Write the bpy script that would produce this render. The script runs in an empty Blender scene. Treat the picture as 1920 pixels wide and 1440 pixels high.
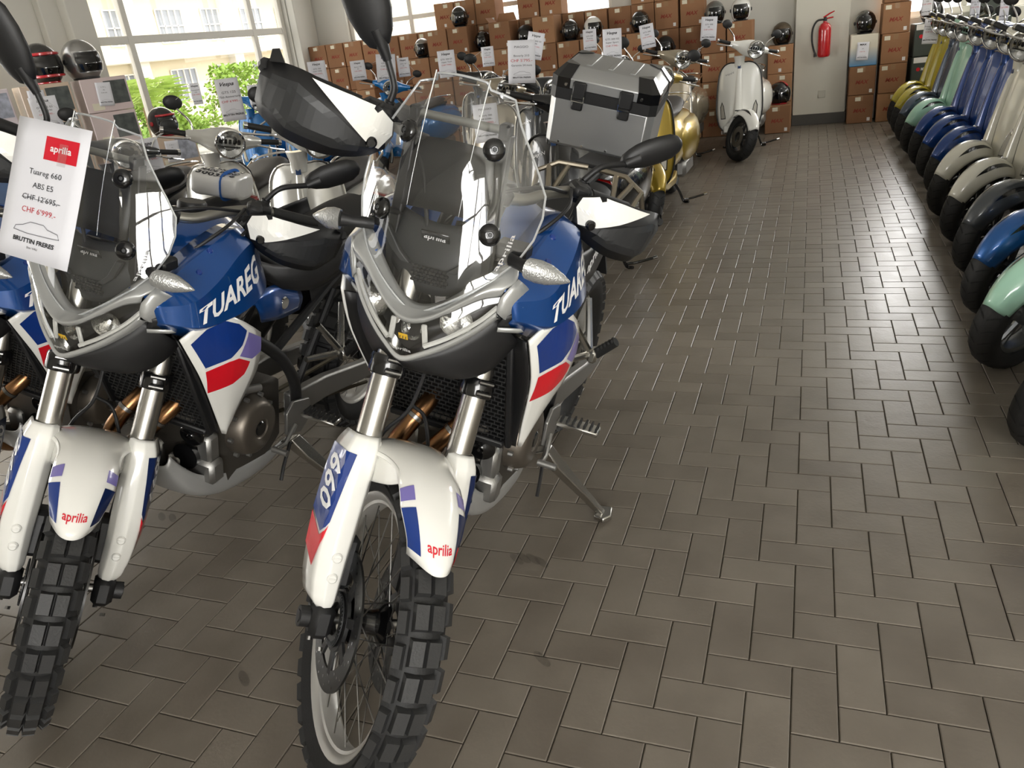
import bpy, bmesh, math, random
from mathutils import Vector, Matrix
from mathutils.bvhtree import BVHTree
random.seed(7)
SC = bpy.context.scene
COL = SC.collection
R = math.radians
V = Vector

# ------------------------------------------------------------------ camera
cd = bpy.data.cameras.new('camera'); cam = bpy.data.objects.new('camera', cd); COL.objects.link(cam)
cd.sensor_fit = 'HORIZONTAL'; cd.sensor_width = 36.0; cd.lens = 1454.04/1920*36.0
cd.clip_start = 0.05; cd.clip_end = 200
def cam_axes(yaw, pitch, roll):
    f = V((-math.sin(yaw)*math.cos(pitch), math.cos(yaw)*math.cos(pitch), -math.sin(pitch)))
    r = V((math.cos(yaw), math.sin(yaw), 0)); d = f.cross(r)
    return r*math.cos(roll)+d*math.sin(roll), d*math.cos(roll)-r*math.sin(roll), f
_r, _d, _f = cam_axes(0.386907, 0.418798, 0.122161)
CAMP = V((-0.11582, -1.31879, 1.45423))
cam.matrix_world = Matrix(((_r.x, -_d.x, -_f.x, CAMP.x), (_r.y, -_d.y, -_f.y, CAMP.y), (_r.z, -_d.z, -_f.z, CAMP.z), (0, 0, 0, 1)))
SC.camera = cam
def project(p):
    q = V(p)-CAMP; z = q.dot(_f)
    return (960+1454.04*q.dot(_r)/z, 720+1454.04*q.dot(_d)/z, z)

# ------------------------------------------------------------------ sky, sun, window daylight
W = bpy.data.worlds.new('world'); SC.world = W; W.use_nodes = True
bg = W.node_tree.nodes['Background']; bg.inputs[0].default_value = (1.0, 0.985, 0.96, 1); bg.inputs[1].default_value = 3.2
sd = bpy.data.lights.new('sun', 'SUN'); sd.energy = 1.8; sd.angle = R(0.6); sd.color = (1, 0.95, 0.86)
sun = bpy.data.objects.new('sun', sd); COL.objects.link(sun)
sun.rotation_euler = V((-0.55, 0.35, -0.75)).to_track_quat('-Z', 'Y').to_euler()
def area(name, loc, direction, sx, sy, power, color=(1, 0.985, 0.965)):
    l = bpy.data.lights.new(name, 'AREA'); l.shape = 'RECTANGLE'; l.size = sx; l.size_y = sy; l.energy = power; l.color = color
    o = bpy.data.objects.new(name, l); COL.objects.link(o); o.location = loc
    o.rotation_euler = V(direction).to_track_quat('-Z', 'Z').to_euler(); return o
# daylight falling in through the shop windows that lie outside the picture
area('window_daylight_front', (1.8, -4.85, 1.75), (0, 1, -0.08), 2.9, 2.3, 330)
area('window_daylight_back', (1.96, 10.35, 2.02), (0, -1, -0.1), 2.6, 1.9, 215)
area('window_daylight_left', (-7.7, 1.1, 1.75), (1, 0, -0.08), 6.6, 2.3, 520)
area('window_daylight_right', (3.85, 6.3, 2.55), (-1, 0, -0.2), 6.2, 0.9, 200)
SC.view_settings.view_transform = 'Standard'; SC.view_settings.look = 'None'
SC.view_settings.exposure = 0.0; SC.view_settings.gamma = 1.0; SC.view_settings.use_curve_mapping = False
SC.cycles.use_denoising = True
SC.cycles.max_bounces = 7; SC.cycles.diffuse_bounces = 3; SC.cycles.glossy_bounces = 4; SC.cycles.adaptive_threshold = .02; SC.cycles.transparent_max_bounces = 16; SC.cycles.sample_clamp_indirect = 6.0
SC.cycles.caustics_reflective = False; SC.cycles.caustics_refractive = False

# ------------------------------------------------------------------ materials
def lin(c):
    if isinstance(c, str):
        c = [int(c[i:i+2], 16)/255 for i in (0, 2, 4)]
        c = [x/12.92 if x <= 0.04045 else ((x+0.055)/1.055)**2.4 for x in c]
    return (c[0], c[1], c[2], 1)
MATS = {}
def mat(name, col, rough=0.5, metal=0.0, coat=0.0, bump=0.0, bscale=40.0, vary=0.0, vscale=6.0, emit=None, flake=0.0, spec=0.5, stretch=None):
    if name in MATS: return MATS[name]
    m = bpy.data.materials.new(name); m.use_nodes = True; MATS[name] = m
    nt = m.node_tree; b = nt.nodes['Principled BSDF']
    c = lin(col)
    b.inputs['Base Color'].default_value = c; b.inputs['Roughness'].default_value = rough; b.inputs['Metallic'].default_value = metal
    b.inputs['Specular IOR Level'].default_value = spec
    if coat: b.inputs['Coat Weight'].default_value = coat; b.inputs['Coat Roughness'].default_value = 0.04
    if emit: b.inputs['Emission Color'].default_value = lin(emit[0]); b.inputs['Emission Strength'].default_value = emit[1]
    tc = nt.nodes.new('ShaderNodeTexCoord'); src = tc.outputs['Object']
    if stretch:
        mp = nt.nodes.new('ShaderNodeMapping'); mp.inputs['Scale'].default_value = stretch; nt.links.new(src, mp.inputs[0]); src = mp.outputs[0]
    if vary:
        n = nt.nodes.new('ShaderNodeTexNoise'); n.inputs['Scale'].default_value = vscale; n.inputs['Detail'].default_value = 4
        nt.links.new(src, n.inputs['Vector'])
        r = nt.nodes.new('ShaderNodeMapRange'); r.inputs['To Min'].default_value = 1-vary; r.inputs['To Max'].default_value = 1+vary
        nt.links.new(n.outputs['Fac'], r.inputs['Value'])
        mx = nt.nodes.new('ShaderNodeVectorMath'); mx.operation = 'MULTIPLY'; mx.inputs[0].default_value = c[:3]
        nt.links.new(r.outputs[0], mx.inputs[1]); nt.links.new(mx.outputs[0], b.inputs['Base Color'])
    if bump:
        n2 = nt.nodes.new('ShaderNodeTexNoise'); n2.inputs['Scale'].default_value = bscale; n2.inputs['Detail'].default_value = 3
        nt.links.new(src, n2.inputs['Vector'])
        bp = nt.nodes.new('ShaderNodeBump'); bp.inputs['Strength'].default_value = bump; bp.inputs['Distance'].default_value = 0.002
        nt.links.new(n2.outputs['Fac'], bp.inputs['Height']); nt.links.new(bp.outputs[0], b.inputs['Normal'])
    return m
def thin_glass(name, tint=(1, 1, 1), gloss=1.0, ior=1.5, rough=0.02, haze=0.0):
    if name in MATS: return MATS[name]
    m = bpy.data.materials.new(name); m.use_nodes = True; MATS[name] = m
    nt = m.node_tree; nt.nodes.clear()
    out = nt.nodes.new('ShaderNodeOutputMaterial'); tr = nt.nodes.new('ShaderNodeBsdfTransparent'); gl = nt.nodes.new('ShaderNodeBsdfGlossy')
    tr.inputs[0].default_value = (*tint, 1); gl.inputs['Roughness'].default_value = rough; gl.inputs['Color'].default_value = (gloss, gloss, gloss, 1)
    ge = nt.nodes.new('ShaderNodeNewGeometry'); dt = nt.nodes.new('ShaderNodeVectorMath'); dt.operation = 'DOT_PRODUCT'
    nt.links.new(ge.outputs['Normal'], dt.inputs[0]); nt.links.new(ge.outputs['Incoming'], dt.inputs[1])
    ab = nt.nodes.new('ShaderNodeMath'); ab.operation = 'ABSOLUTE'; nt.links.new(dt.outputs['Value'], ab.inputs[0])
    om = nt.nodes.new('ShaderNodeMath'); om.operation = 'SUBTRACT'; om.inputs[0].default_value = 1.0; nt.links.new(ab.outputs[0], om.inputs[1])
    pw = nt.nodes.new('ShaderNodeMath'); pw.operation = 'POWER'; pw.inputs[1].default_value = 5.0; nt.links.new(om.outputs[0], pw.inputs[0])
    f0 = 2*((ior-1)/(ior+1))**2
    fr = nt.nodes.new('ShaderNodeMath'); fr.operation = 'MULTIPLY_ADD'; fr.inputs[1].default_value = 1-f0; fr.inputs[2].default_value = f0; nt.links.new(pw.outputs[0], fr.inputs[0])
    mx = nt.nodes.new('ShaderNodeMixShader')
    nt.links.new(fr.outputs[0], mx.inputs[0]); nt.links.new(tr.outputs[0], mx.inputs[1]); nt.links.new(gl.outputs[0], mx.inputs[2])
    last = mx
    if haze:
        df = nt.nodes.new('ShaderNodeBsdfDiffuse'); df.inputs[0].default_value = (.8, .8, .8, 1)
        m2 = nt.nodes.new('ShaderNodeMixShader'); m2.inputs[0].default_value = haze
        nt.links.new(mx.outputs[0], m2.inputs[1]); nt.links.new(df.outputs[0], m2.inputs[2]); last = m2
    nt.links.new(last.outputs[0], out.inputs[0]); return m
BLK = mat('black_plastic', '1a1a1b', 0.48, bump=.08, bscale=1400)
BLKG = mat('black_gloss', '0c0c0d', 0.18, coat=.5)
DGREY = mat('dark_grey_plastic', '2c2d2e', 0.45, bump=.08, bscale=1400)
RUB = mat('rubber', '1b1b1b', 0.62, bump=.3, bscale=250)
RUBT = mat('tread_rubber', '2a2a2a', 0.55, bump=.3, bscale=200)
WHT = mat('white_paint', 'f1f0ea', 0.22, coat=.8)
BLUE = mat('metallic_blue_paint', '0f4c95', 0.28, metal=.5, coat=1.0, vary=.12, vscale=900)
RED = mat('red_sticker', 'd81124', 0.3, coat=.5)
PURP = mat('lavender_sticker', '7a70b4', 0.3, coat=.5)
NAVY = mat('navy_sticker', '12357f', 0.28, coat=.6)
NAVD = mat('dark_navy_sticker', '0b1f4a', 0.28, coat=.6)
SILP = mat('silver_paint', 'b6b7b5', 0.33, metal=.4, coat=.5)
ALU = mat('brushed_aluminium', 'c2c0bb', 0.27, metal=1.0)
ALUM = mat('cast_aluminium', '9c9b98', 0.45, metal=.9, bump=.2, bscale=300)
CHR = mat('chrome', 'dcdcdc', 0.06, metal=1.0)
STEEL = mat('steel', '8d8c8a', 0.3, metal=1.0)
ENG = mat('engine_grey', '5b5751', 0.48, metal=.7, bump=.2, bscale=250)
BRZ = mat('bronze_header', '9a7350', 0.28, metal=1.0, vary=.25, vscale=14)
PAPER = mat('paper', 'e4e4ea', 0.7)
INK = mat('ink', '2a2a2e', 0.7)
INKR = mat('red_ink', 'c0303a', 0.7)
TXW = mat('white_lettering', 'f2f2f2', 0.4)
TXR = mat('red_lettering', 'd4142c', 0.4)
MIRR = mat('mirror_glass', 'b8bcc0', 0.03, metal=1.0)
SCREEN = thin_glass('windscreen_acrylic', (.97, .975, .98), ior=1.5)
EDGE = mat('polished_edge_highlight', 'd5d8da', 0.12, metal=.55)  # bright highlights of the clear screen's edge and ribs, put into the colour
LENS = thin_glass('clear_lens', (.95, .95, .95), ior=1.45)
GLASS = thin_glass('window_pane', (.985, .985, .98), ior=1.4)
REFL = mat('lamp_reflector', 'c9c9c6', 0.16, metal=1.0, bump=.9, bscale=110)
DRL = mat('light_guide', 'cfcfca', 0.25, bump=.6, bscale=260)

# ------------------------------------------------------------------ mesh helpers
def catmull(P, n, closed=False):
    P = [V(p) for p in P]; out = []; N = len(P)
    if N == 2 and not closed: return [P[0].lerp(P[1], i/n) for i in range(n+1)]
    segs = N if closed else N-1
    for i in range(segs):
        if closed: a, b, c, d = P[(i-1) % N], P[i], P[(i+1) % N], P[(i+2) % N]
        else:
            b, c = P[i], P[i+1]; a = P[i-1] if i else b*2-c; d = P[i+2] if i+2 < N else c*2-b
        for k in range(n):
            t = k/n
            out.append(((b*2)+(c-a)*t+(a*2-b*5+c*4-d)*t*t+(b*3-a-c*3+d)*t*t*t)*0.5)
    if not closed: out.append(P[-1].copy())
    return out
STUFF = {'tread_blocks', 'tread_grooves', 'spokes', 'disc_holes', 'radiator_grille', 'vent_mesh', 'nose_mesh', 'peg_teeth', 'cover_bolt', 'window_bars', 'foliage', 'wheel_spokes', 'headlight_optics', 'abs_ring', 'peg_rubber'}
class MB:
    def __init__(s): s.v = []; s.f = []
    def add(s, vs, fs):
        o = len(s.v); s.v += [V(p) for p in vs]; s.f += [tuple(i+o for i in f) for f in fs]; return s
    def box(s, c, d, M=None):
        x, y, z = d[0]/2, d[1]/2, d[2]/2
        vs = [V((a*x, b*y, e*z)) for a in (-1, 1) for b in (-1, 1) for e in (-1, 1)]
        vs = [(M @ p if M else p)+V(c) for p in vs]
        return s.add(vs, [(0, 1, 3, 2), (4, 6, 7, 5), (0, 4, 5, 1), (2, 3, 7, 6), (0, 2, 6, 4), (1, 5, 7, 3)])
    def bbox(s, c, d, b=.004, M=None):
        # box with chamfered edges
        x, y, z = d[0]/2, d[1]/2, d[2]/2; b = min(b, x*.9, y*.9, z*.9)
        bm = bmesh.new(); bmesh.ops.create_cube(bm, size=1)
        for q in bm.verts: q.co = V((q.co.x*2*x, q.co.y*2*y, q.co.z*2*z))
        bmesh.ops.bevel(bm, geom=list(bm.edges), offset=b, segments=1, affect='EDGES')
        bm.verts.ensure_lookup_table(); bm.verts.index_update()
        s.add([(M @ q.co if M else q.co)+V(c) for q in bm.verts], [[q.index for q in f.verts] for f in bm.faces]); bm.free(); return s
    def loft(s, rings, closed=True, caps=True, loop=False):
        n = len(rings[0]); o = len(s.v)
        for r in rings: s.v += [V(p) for p in r]
        m = len(rings); ur = m if loop else m-1
        for i in range(ur):
            for j in range(n if closed else n-1):
                a = o+i*n+j; b = o+i*n+(j+1) % n; c = o+((i+1) % m)*n+(j+1) % n; d = o+((i+1) % m)*n+j
                s.f.append((a, b, c, d))
        if caps and closed and not loop:
            s.f.append(tuple(o+j for j in reversed(range(n)))); s.f.append(tuple(o+(m-1)*n+j for j in range(n)))
        return s
    def cyl(s, p0, p1, r0, r1=None, n=12, caps=True):
        return s.tube([p0, p1], [r0, r0 if r1 is None else r1], n, caps)
    def tube(s, pts, r, n=8, caps=True, closed=False, flat=None):
        pts = [V(p) for p in pts]; m = len(pts)
        if not isinstance(r, (list, tuple)): r = [r]*m
        rings = []; up = None
        for i in range(m):
            if closed: t = pts[(i+1) % m]-pts[i-1]
            else: t = pts[min(i+1, m-1)]-pts[max(i-1, 0)]
            t.normalize()
            if up is None:
                up = V((0, 0, 1)) if abs(t.z) < .9 else V((1, 0, 0))
            a = (up-t*up.dot(t))
            if a.length < 1e-4: a = t.orthogonal()
            a.normalize(); b = t.cross(a); up = a
            k = flat or (1, 1)
            rings.append([pts[i]+a*(math.cos(2*math.pi*j/n)*r[i]*k[0])+b*(math.sin(2*math.pi*j/n)*r[i]*k[1]) for j in range(n)])
        return s.loft(rings, True, caps, closed)
    def lathe(s, prof, o=(0, 0, 0), axis=(0, 1, 0), n=32, closed=False, a0=0, a1=2*math.pi):
        # prof: (radius, offset along axis)
        ax = V(axis).normalized(); u = ax.orthogonal().normalized(); w = ax.cross(u); full = abs(a1-a0-2*math.pi) < 1e-6
        rings = []
        for i in range(n if full else n+1):
            a = a0+(a1-a0)*i/n; d = u*math.cos(a)+w*math.sin(a)
            rings.append([V(o)+d*p[0]+ax*p[1] for p in prof])
        return s.loft(rings, closed, False, full)
    def ell(s, c, r, n=16, m=10, M=None):
        rings = []
        for i in range(m+1):
            t = math.pi*(i/m)*.998+.001
            rings.append([(M @ V((r[0]*math.sin(t)*math.cos(2*math.pi*j/n), r[1]*math.sin(t)*math.sin(2*math.pi*j/n), r[2]*math.cos(t))) if M else V((r[0]*math.sin(t)*math.cos(2*math.pi*j/n), r[1]*math.sin(t)*math.sin(2*math.pi*j/n), r[2]*math.cos(t))))+V(c) for j in range(n)])
        return s.loft(rings)
    def surf(s, grid, nu=4, nv=4, cu=False, cv=False):
        rows = [catmull(r, nv, cv) for r in grid]; cols = list(zip(*rows))
        cols = [catmull(c, nu, cu) for c in cols]; g = list(zip(*cols))
        n = len(g[0]); m = len(g); o = len(s.v)
        for r in g: s.v += list(r)
        for i in range(m if cu else m-1):
            for j in range(n if cv else n-1):
                s.f.append((o+i*n+j, o+i*n+(j+1) % n, o+((i+1) % m)*n+(j+1) % n, o+((i+1) % m)*n+j))
        return s
    def prism(s, poly, off):
        n = len(poly); off = V(off); o = len(s.v)
        s.v += [V(p) for p in poly]+[V(p)+off for p in poly]
        s.f.append(tuple(o+i for i in reversed(range(n)))); s.f.append(tuple(o+n+i for i in range(n)))
        for i in range(n): s.f.append((o+i, o+(i+1) % n, o+n+(i+1) % n, o+n+i))
        return s
    def tf(s, M):
        s.v = [M @ p for p in s.v]; return s
    def mirrored(s):
        m = MB(); m.v = [V((p.x, -p.y, p.z)) for p in s.v]; m.f = [tuple(reversed(f)) for f in s.f]; return m
    def bvh(s): return BVHTree.FromPolygons(s.v, s.f)
    def build(s, name, m, parent=None, sharp=40, solid=0, bevel=0, off=-1, label=None, flip=True):
        me = bpy.data.meshes.new(name); me.from_pydata([tuple(p) for p in s.v], [], s.f); me.update()
        if flip:
            bm = bmesh.new(); bm.from_mesh(me); bmesh.ops.recalc_face_normals(bm, faces=bm.faces); bm.to_mesh(me); bm.free()
        if sharp: me.shade_smooth(); me.set_sharp_from_angle(angle=R(sharp))
        if isinstance(m, (list, tuple)):
            for q in m: me.materials.append(q)
        elif m: me.materials.append(m)
        ob = bpy.data.objects.new(name, me); COL.objects.link(ob)
        if parent: ob.parent = parent
        if solid: md = ob.modifiers.new('solid', 'SOLIDIFY'); md.thickness = solid; md.offset = off
        if bevel: md = ob.modifiers.new('bevel', 'BEVEL'); md.width = bevel; md.segments = 2; md.limit_method = 'ANGLE'
        if label: ob['label'] = label
        if name in STUFF: ob['kind'] = 'stuff'
        return ob
def thing(name, label, cat, loc=(0, 0, 0), rot=(0, 0, 0), group=None):
    o = bpy.data.objects.new(name, None); COL.objects.link(o); o.location = loc; o.rotation_euler = rot; o.empty_display_size = .1
    return tag(o, label, cat, group)
def tag(o, label, cat, group=None):
    o['label'] = label; o['category'] = cat
    if group: o['group'] = group
    return o
def struct(o): o['kind'] = 'structure'; return o
def copy_tree(o, parent=None, remap=None, keep=None):
    c = o.copy(); COL.objects.link(c); c.parent = parent
    if remap and o.type == 'MESH':
        for i, sl in enumerate(c.material_slots):
            m = o.material_slots[i].material
            if m and m.name in remap: sl.link = 'OBJECT'; sl.material = remap[m.name]
    for ch in list(o.children):
        if keep is None or keep(ch): copy_tree(ch, c, remap, keep)
    return c
_txt = {}
def text2d(s, shear=0.0, bold=0.0, spacing=1.0):
    # glyph outlines as flat triangles, normalised: height of capitals about 1, starting at x = 0
    k = (s, shear, bold, spacing)
    if k in _txt: return _txt[k]
    c = bpy.data.curves.new('t', 'FONT'); c.body = s; c.size = 1.0; c.shear = shear; c.offset = bold; c.space_character = spacing; c.resolution_u = 2; c.fill_mode = 'FRONT'
    o = bpy.data.objects.new('t', c); COL.objects.link(o)
    me = bpy.data.meshes.new_from_object(o)
    vs = [(v.co.x, v.co.y) for v in me.vertices]; fs = [tuple(p.vertices) for p in me.polygons]
    bpy.data.objects.remove(o); bpy.data.curves.remove(c); bpy.data.meshes.remove(me)
    x0 = min(v[0] for v in vs); x1 = max(v[0] for v in vs)
    vs = [((a-x0)/.7, b/.7) for a, b in vs]
    _txt[k] = (vs, fs, (x1-x0)/.7); return _txt[k]
def text_on(s, fn, **k):
    vs, fs, w = text2d(s, **k); m = MB(); m.add([fn(x, y, w) for x, y in vs], fs); return m
def refine(poly, cuts=4):
    # triangulated and subdivided flat polygon (2D) for laying on a curved surface
    bm = bmesh.new(); vs = [bm.verts.new((p[0], p[1], 0)) for p in poly]; bm.faces.new(vs)
    bmesh.ops.triangulate(bm, faces=bm.faces[:])
    bmesh.ops.subdivide_edges(bm, edges=bm.edges[:], cuts=cuts, use_grid_fill=True)
    bm.verts.index_update(); r = ([(v.co.x, v.co.y) for v in bm.verts], [[v.index for v in f.verts] for f in bm.faces]); bm.free(); return r
def drape(bvh, pts, fs, direction, off=.0012):
    # press 3D points on to a surface along a direction; faces that miss the surface are dropped
    d = V(direction).normalized(); m = MB(); out = []; miss = set()
    for i, p in enumerate(pts):
        h = bvh.ray_cast(V(p)-d*.4, d)
        if h[0] is None: miss.add(i); out.append(V(p))
        else: out.append(h[0]-d*off)
    fs = [f for f in fs if not miss.intersection(f)]; us = sorted({i for f in fs for i in f}); mp = {u: k for k, u in enumerate(us)}
    return m.add([out[u] for u in us], [tuple(mp[i] for i in f) for f in fs])
# ================================================================== room shell
XL, XR, YB, YF, ZC = -7.3, 3.5, 9.95, -4.5, 3.3
WALL = mat('white_wall', 'dedcd3', 0.85, bump=.15, bscale=120)
COLM = mat('column_paint', 'd6d3c6', 0.8, bump=.1, bscale=150)
CEIL = mat('ceiling_paint', 'e6e4de', 0.9)
SKIRT = mat('skirting_grey', '4d4a45', 0.6)
FRAME = mat('window_frame_paint', 'e9e6dc', 0.5)
GROUT = mat('grout', '6b6353', 0.9, bump=.3, bscale=300)

def tile_material():
    m = bpy.data.materials.new('glazed_floor_tile'); m.use_nodes = True; nt = m.node_tree; b = nt.nodes['Principled BSDF']
    oi = nt.nodes.new('ShaderNodeObjectInfo'); ge = nt.nodes.new('ShaderNodeNewGeometry')
    ad = nt.nodes.new('ShaderNodeMath'); ad.operation = 'ADD'; nt.links.new(oi.outputs['Random'], ad.inputs[0]); nt.links.new(ge.outputs['Random Per Island'], ad.inputs[1])
    fr = nt.nodes.new('ShaderNodeMath'); fr.operation = 'FRACT'; nt.links.new(ad.outputs[0], fr.inputs[0])
    no = nt.nodes.new('ShaderNodeTexNoise'); no.inputs['Scale'].default_value = 5; no.inputs['Detail'].default_value = 6; nt.links.new(ge.outputs['Position'], no.inputs['Vector'])
    mxx = nt.nodes.new('ShaderNodeMath'); mxx.operation = 'MULTIPLY_ADD'; mxx.inputs[1].default_value = .35; nt.links.new(fr.outputs[0], mxx.inputs[0]); nt.links.new(no.outputs['Fac'], mxx.inputs[2])
    cr = nt.nodes.new('ShaderNodeValToRGB'); e = cr.color_ramp.elements
    e[0].position = .3; e[0].color = lin('686056'); e[1].position = .95; e[1].color = lin('827a6f')
    nt.links.new(mxx.outputs[0], cr.inputs[0])
    # worn dark scuffs
    n3 = nt.nodes.new('ShaderNodeTexNoise'); n3.inputs['Scale'].default_value = 2.3; n3.inputs['Detail'].default_value = 8; n3.inputs['Roughness'].default_value = .7; nt.links.new(ge.outputs['Position'], n3.inputs['Vector'])
    r3 = nt.nodes.new('ShaderNodeMapRange'); r3.inputs['From Min'].default_value = .62; r3.inputs['From Max'].default_value = .78; r3.inputs['To Min'].default_value = 1; r3.inputs['To Max'].default_value = .78; nt.links.new(n3.outputs['Fac'], r3.inputs['Value'])
    mu = nt.nodes.new('ShaderNodeVectorMath'); mu.operation = 'MULTIPLY'; nt.links.new(cr.outputs[0], mu.inputs[0]); nt.links.new(r3.outputs[0], mu.inputs[1]); nt.links.new(mu.outputs[0], b.inputs['Base Color'])
    rr = nt.nodes.new('ShaderNodeMapRange'); rr.inputs['To Min'].default_value = .24; rr.inputs['To Max'].default_value = .42; nt.links.new(no.outputs['Fac'], rr.inputs['Value']); nt.links.new(rr.outputs[0], b.inputs['Roughness'])
    n2 = nt.nodes.new('ShaderNodeTexNoise'); n2.inputs['Scale'].default_value = 90; n2.inputs['Detail'].default_value = 3; nt.links.new(ge.outputs['Position'], n2.inputs['Vector'])
    n4 = nt.nodes.new('ShaderNodeTexNoise'); n4.inputs['Scale'].default_value = 14; n4.inputs['Detail'].default_value = 2; nt.links.new(ge.outputs['Position'], n4.inputs['Vector'])
    a4 = nt.nodes.new('ShaderNodeMath'); a4.operation = 'MULTIPLY_ADD'; a4.inputs[1].default_value = 2.0; nt.links.new(n4.outputs['Fac'], a4.inputs[0]); nt.links.new(n2.outputs['Fac'], a4.inputs[2])
    bp = nt.nodes.new('ShaderNodeBump'); bp.inputs['Strength'].default_value = .3; bp.inputs['Distance'].default_value = .0015; nt.links.new(a4.outputs[0], bp.inputs['Height']); nt.links.new(bp.outputs[0], b.inputs['Normal'])
    b.inputs['Specular IOR Level'].default_value = .55
    return m
TILE = tile_material()

floor = struct(MB().box(((XL+XR)/2, (YB+YF)/2, -.058), (XR-XL+.4, YB-YF+.4, .1)).build('floor', GROUT, None, sharp=0))
U = .1
def tile_mb(w, h, x0=0, y0=0, z=0, g=.0014, b=.0022):
    a = (x0+g, y0+g, x0+w-g, y0+h-g); c = (a[0]+b, a[1]+b, a[2]-b, a[3]-b)
    lo, md, hi = -.008, -.0014+z, z
    vs = [(a[0], a[1], lo), (a[2], a[1], lo), (a[2], a[3], lo), (a[0], a[3], lo), (a[0], a[1], md), (a[2], a[1], md), (a[2], a[3], md), (a[0], a[3], md), (c[0], c[1], hi), (c[2], c[1], hi), (c[2], c[3], hi), (c[0], c[3], hi)]
    fs = [(8, 9, 10, 11)]
    for i in range(4):
        j = (i+1) % 4; fs += [(i, j, 4+j, 4+i), (4+i, 4+j, 8+j, 8+i)]
    return vs, fs
tiles = []
for a in range(int(XL/U)-2, int(XR/U)+2):
    for b in range(int(YF/U)-2, int(YB/U)+2):
        k = (b-a) % 4
        if k == 0: w, h = 2, 1
        elif k == 1: w, h = 1, 2
        else: continue
        if a*U < XL or (a+w)*U > XR or b*U < YF or (b+h)*U > YB: continue
        cx, cy = (a+w/2)*U, (b+h/2)*U
        x, y, z = project((cx, cy, 0)); size = -1
        if z > .3 and -40 < x < 1960 and -40 < y < 1470: size = 1/z
        # keep the singled-out tiles in the open aisle and around the front motorcycles
        tiles.append((size, a, b, w, h))
tiles.sort(reverse=True)
mt = {}
for w, h in ((2, 1), (1, 2)):
    vs, fs = tile_mb(w*U, h*U); me = bpy.data.meshes.new('tile'); me.from_pydata(vs, [], fs); me.materials.append(TILE); mt[(w, h)] = me
for s, a, b, w, h in tiles[:300]:
    o = bpy.data.objects.new('tile', mt[(w, h)]); COL.objects.link(o); o.parent = floor; o.location = (a*U, b*U, random.uniform(-.0004, .0004))
fm = MB()
for s, a, b, w, h in tiles[300:]:
    vs, fs = tile_mb(w*U, h*U, a*U, b*U, random.uniform(-.0004, .0004)); fm.add(vs, fs)
tf_ = fm.build('tile_field', TILE, floor, sharp=0, flip=False); tf_['kind'] = 'stuff'

def wall_with_openings(name, axis, pos, thick, a0, a1, z0, z1, openings):
    # wall slab in the plane axis = pos, cut in to boxes around rectangular openings (a0, a1, z0, z1)
    m = MB(); As = sorted({a0, a1, *[o[0] for o in openings], *[o[1] for o in openings]})
    for i in range(len(As)-1):
        l, r = As[i], As[i+1]; zs = [(z0, z1)]
        for o in openings:
            if o[0] <= l+1e-6 and r <= o[1]+1e-6:
                new = []
                for p, q in zs:
                    if o[2] > p: new.append((p, min(q, o[2])))
                    if o[3] < q: new.append((max(p, o[3]), q))
                zs = new
        for p, q in zs:
            if q-p < 1e-4: continue
            if axis == 'x': m.box((pos, (l+r)/2, (p+q)/2), (thick, r-l, q-p))
            else: m.box(((l+r)/2, pos, (p+q)/2), (r-l, thick, q-p))
    return struct(m.build(name, WALL, None, sharp=0))
T = .2
WL = [(5.68, 9.42, .35, 3.1), (-2.2, 4.4, .6, 2.9)]
WB = [(-6.65, -2.62, 1.6, 2.9), (.72, 3.2, 1.12, 2.9)]
WF = [(.3, 3.3, .6, 2.9)]
WR = [(3.2, 9.4, 2.1, 3.0)]
wall_with_openings('wall_left', 'x', XL-T/2, T, YF-T, YB+T, 0, ZC, WL)
wall_with_openings('wall_back', 'y', YB+T/2, T, XL, XR, 0, ZC, WB)
wall_with_openings('wall_front', 'y', YF-T/2, T, XL, XR, 0, ZC, WF)
wall_with_openings('wall_right', 'x', XR+T/2, T, YF-T, YB+T, 0, ZC, WR)
struct(MB().box(((XL+XR)/2, (YB+YF)/2, ZC+.06), (XR-XL+2*T, YB-YF+2*T, .12)).build('ceiling', CEIL, None, sharp=0))
def window(name, axis, pos, a0, a1, z0, z1, vert, horiz, fw=.07, label=None):
    w = struct(bpy.data.objects.new(name, None)); COL.objects.link(w)
    def bar(l, r, p, q, n='window_frame', d=.07):
        m = MB()
        if axis == 'x': m.bbox((pos, (l+r)/2, (p+q)/2), (d, r-l, q-p), .006)
        else: m.bbox(((l+r)/2, pos, (p+q)/2), (r-l, d, q-p), .006)
        m.build(n, FRAME, w)
    bar(a0, a1, z0, z0+fw); bar(a0, a1, z1-fw, z1); bar(a0, a0+fw, z0+fw, z1-fw); bar(a1-fw, a1, z0+fw, z1-fw)
    for v in vert: bar(v-fw/2, v+fw/2, z0+fw, z1-fw, 'mullion', .06)
    for h in horiz: bar(a0+fw, a1-fw, h-fw/2, h+fw/2, 'transom', .05)
    xs = [a0+fw/2]+list(vert)+[a1-fw/2]; zs = [z0+fw/2]+list(horiz)+[z1-fw/2]
    for i in range(len(xs)-1):
        for j in range(len(zs)-1):
            m = MB(); c = ((xs[i]+xs[i+1])/2, (zs[j]+zs[j+1])/2); d = (xs[i+1]-xs[i], zs[j+1]-zs[j])
            if axis == 'x': m.add([(pos, xs[i], zs[j]), (pos, xs[i+1], zs[j]), (pos, xs[i+1], zs[j+1]), (pos, xs[i], zs[j+1])], [(0, 1, 2, 3)])
            else: m.add([(xs[i], pos, zs[j]), (xs[i+1], pos, zs[j]), (xs[i+1], pos, zs[j+1]), (xs[i], pos, zs[j+1])], [(0, 1, 2, 3)])
            m.build('pane', GLASS, w, sharp=0)
window('window_1', 'x', XL-.1, *WL[0], (6.36, 8.68), (1.9,), fw=.085)
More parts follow.
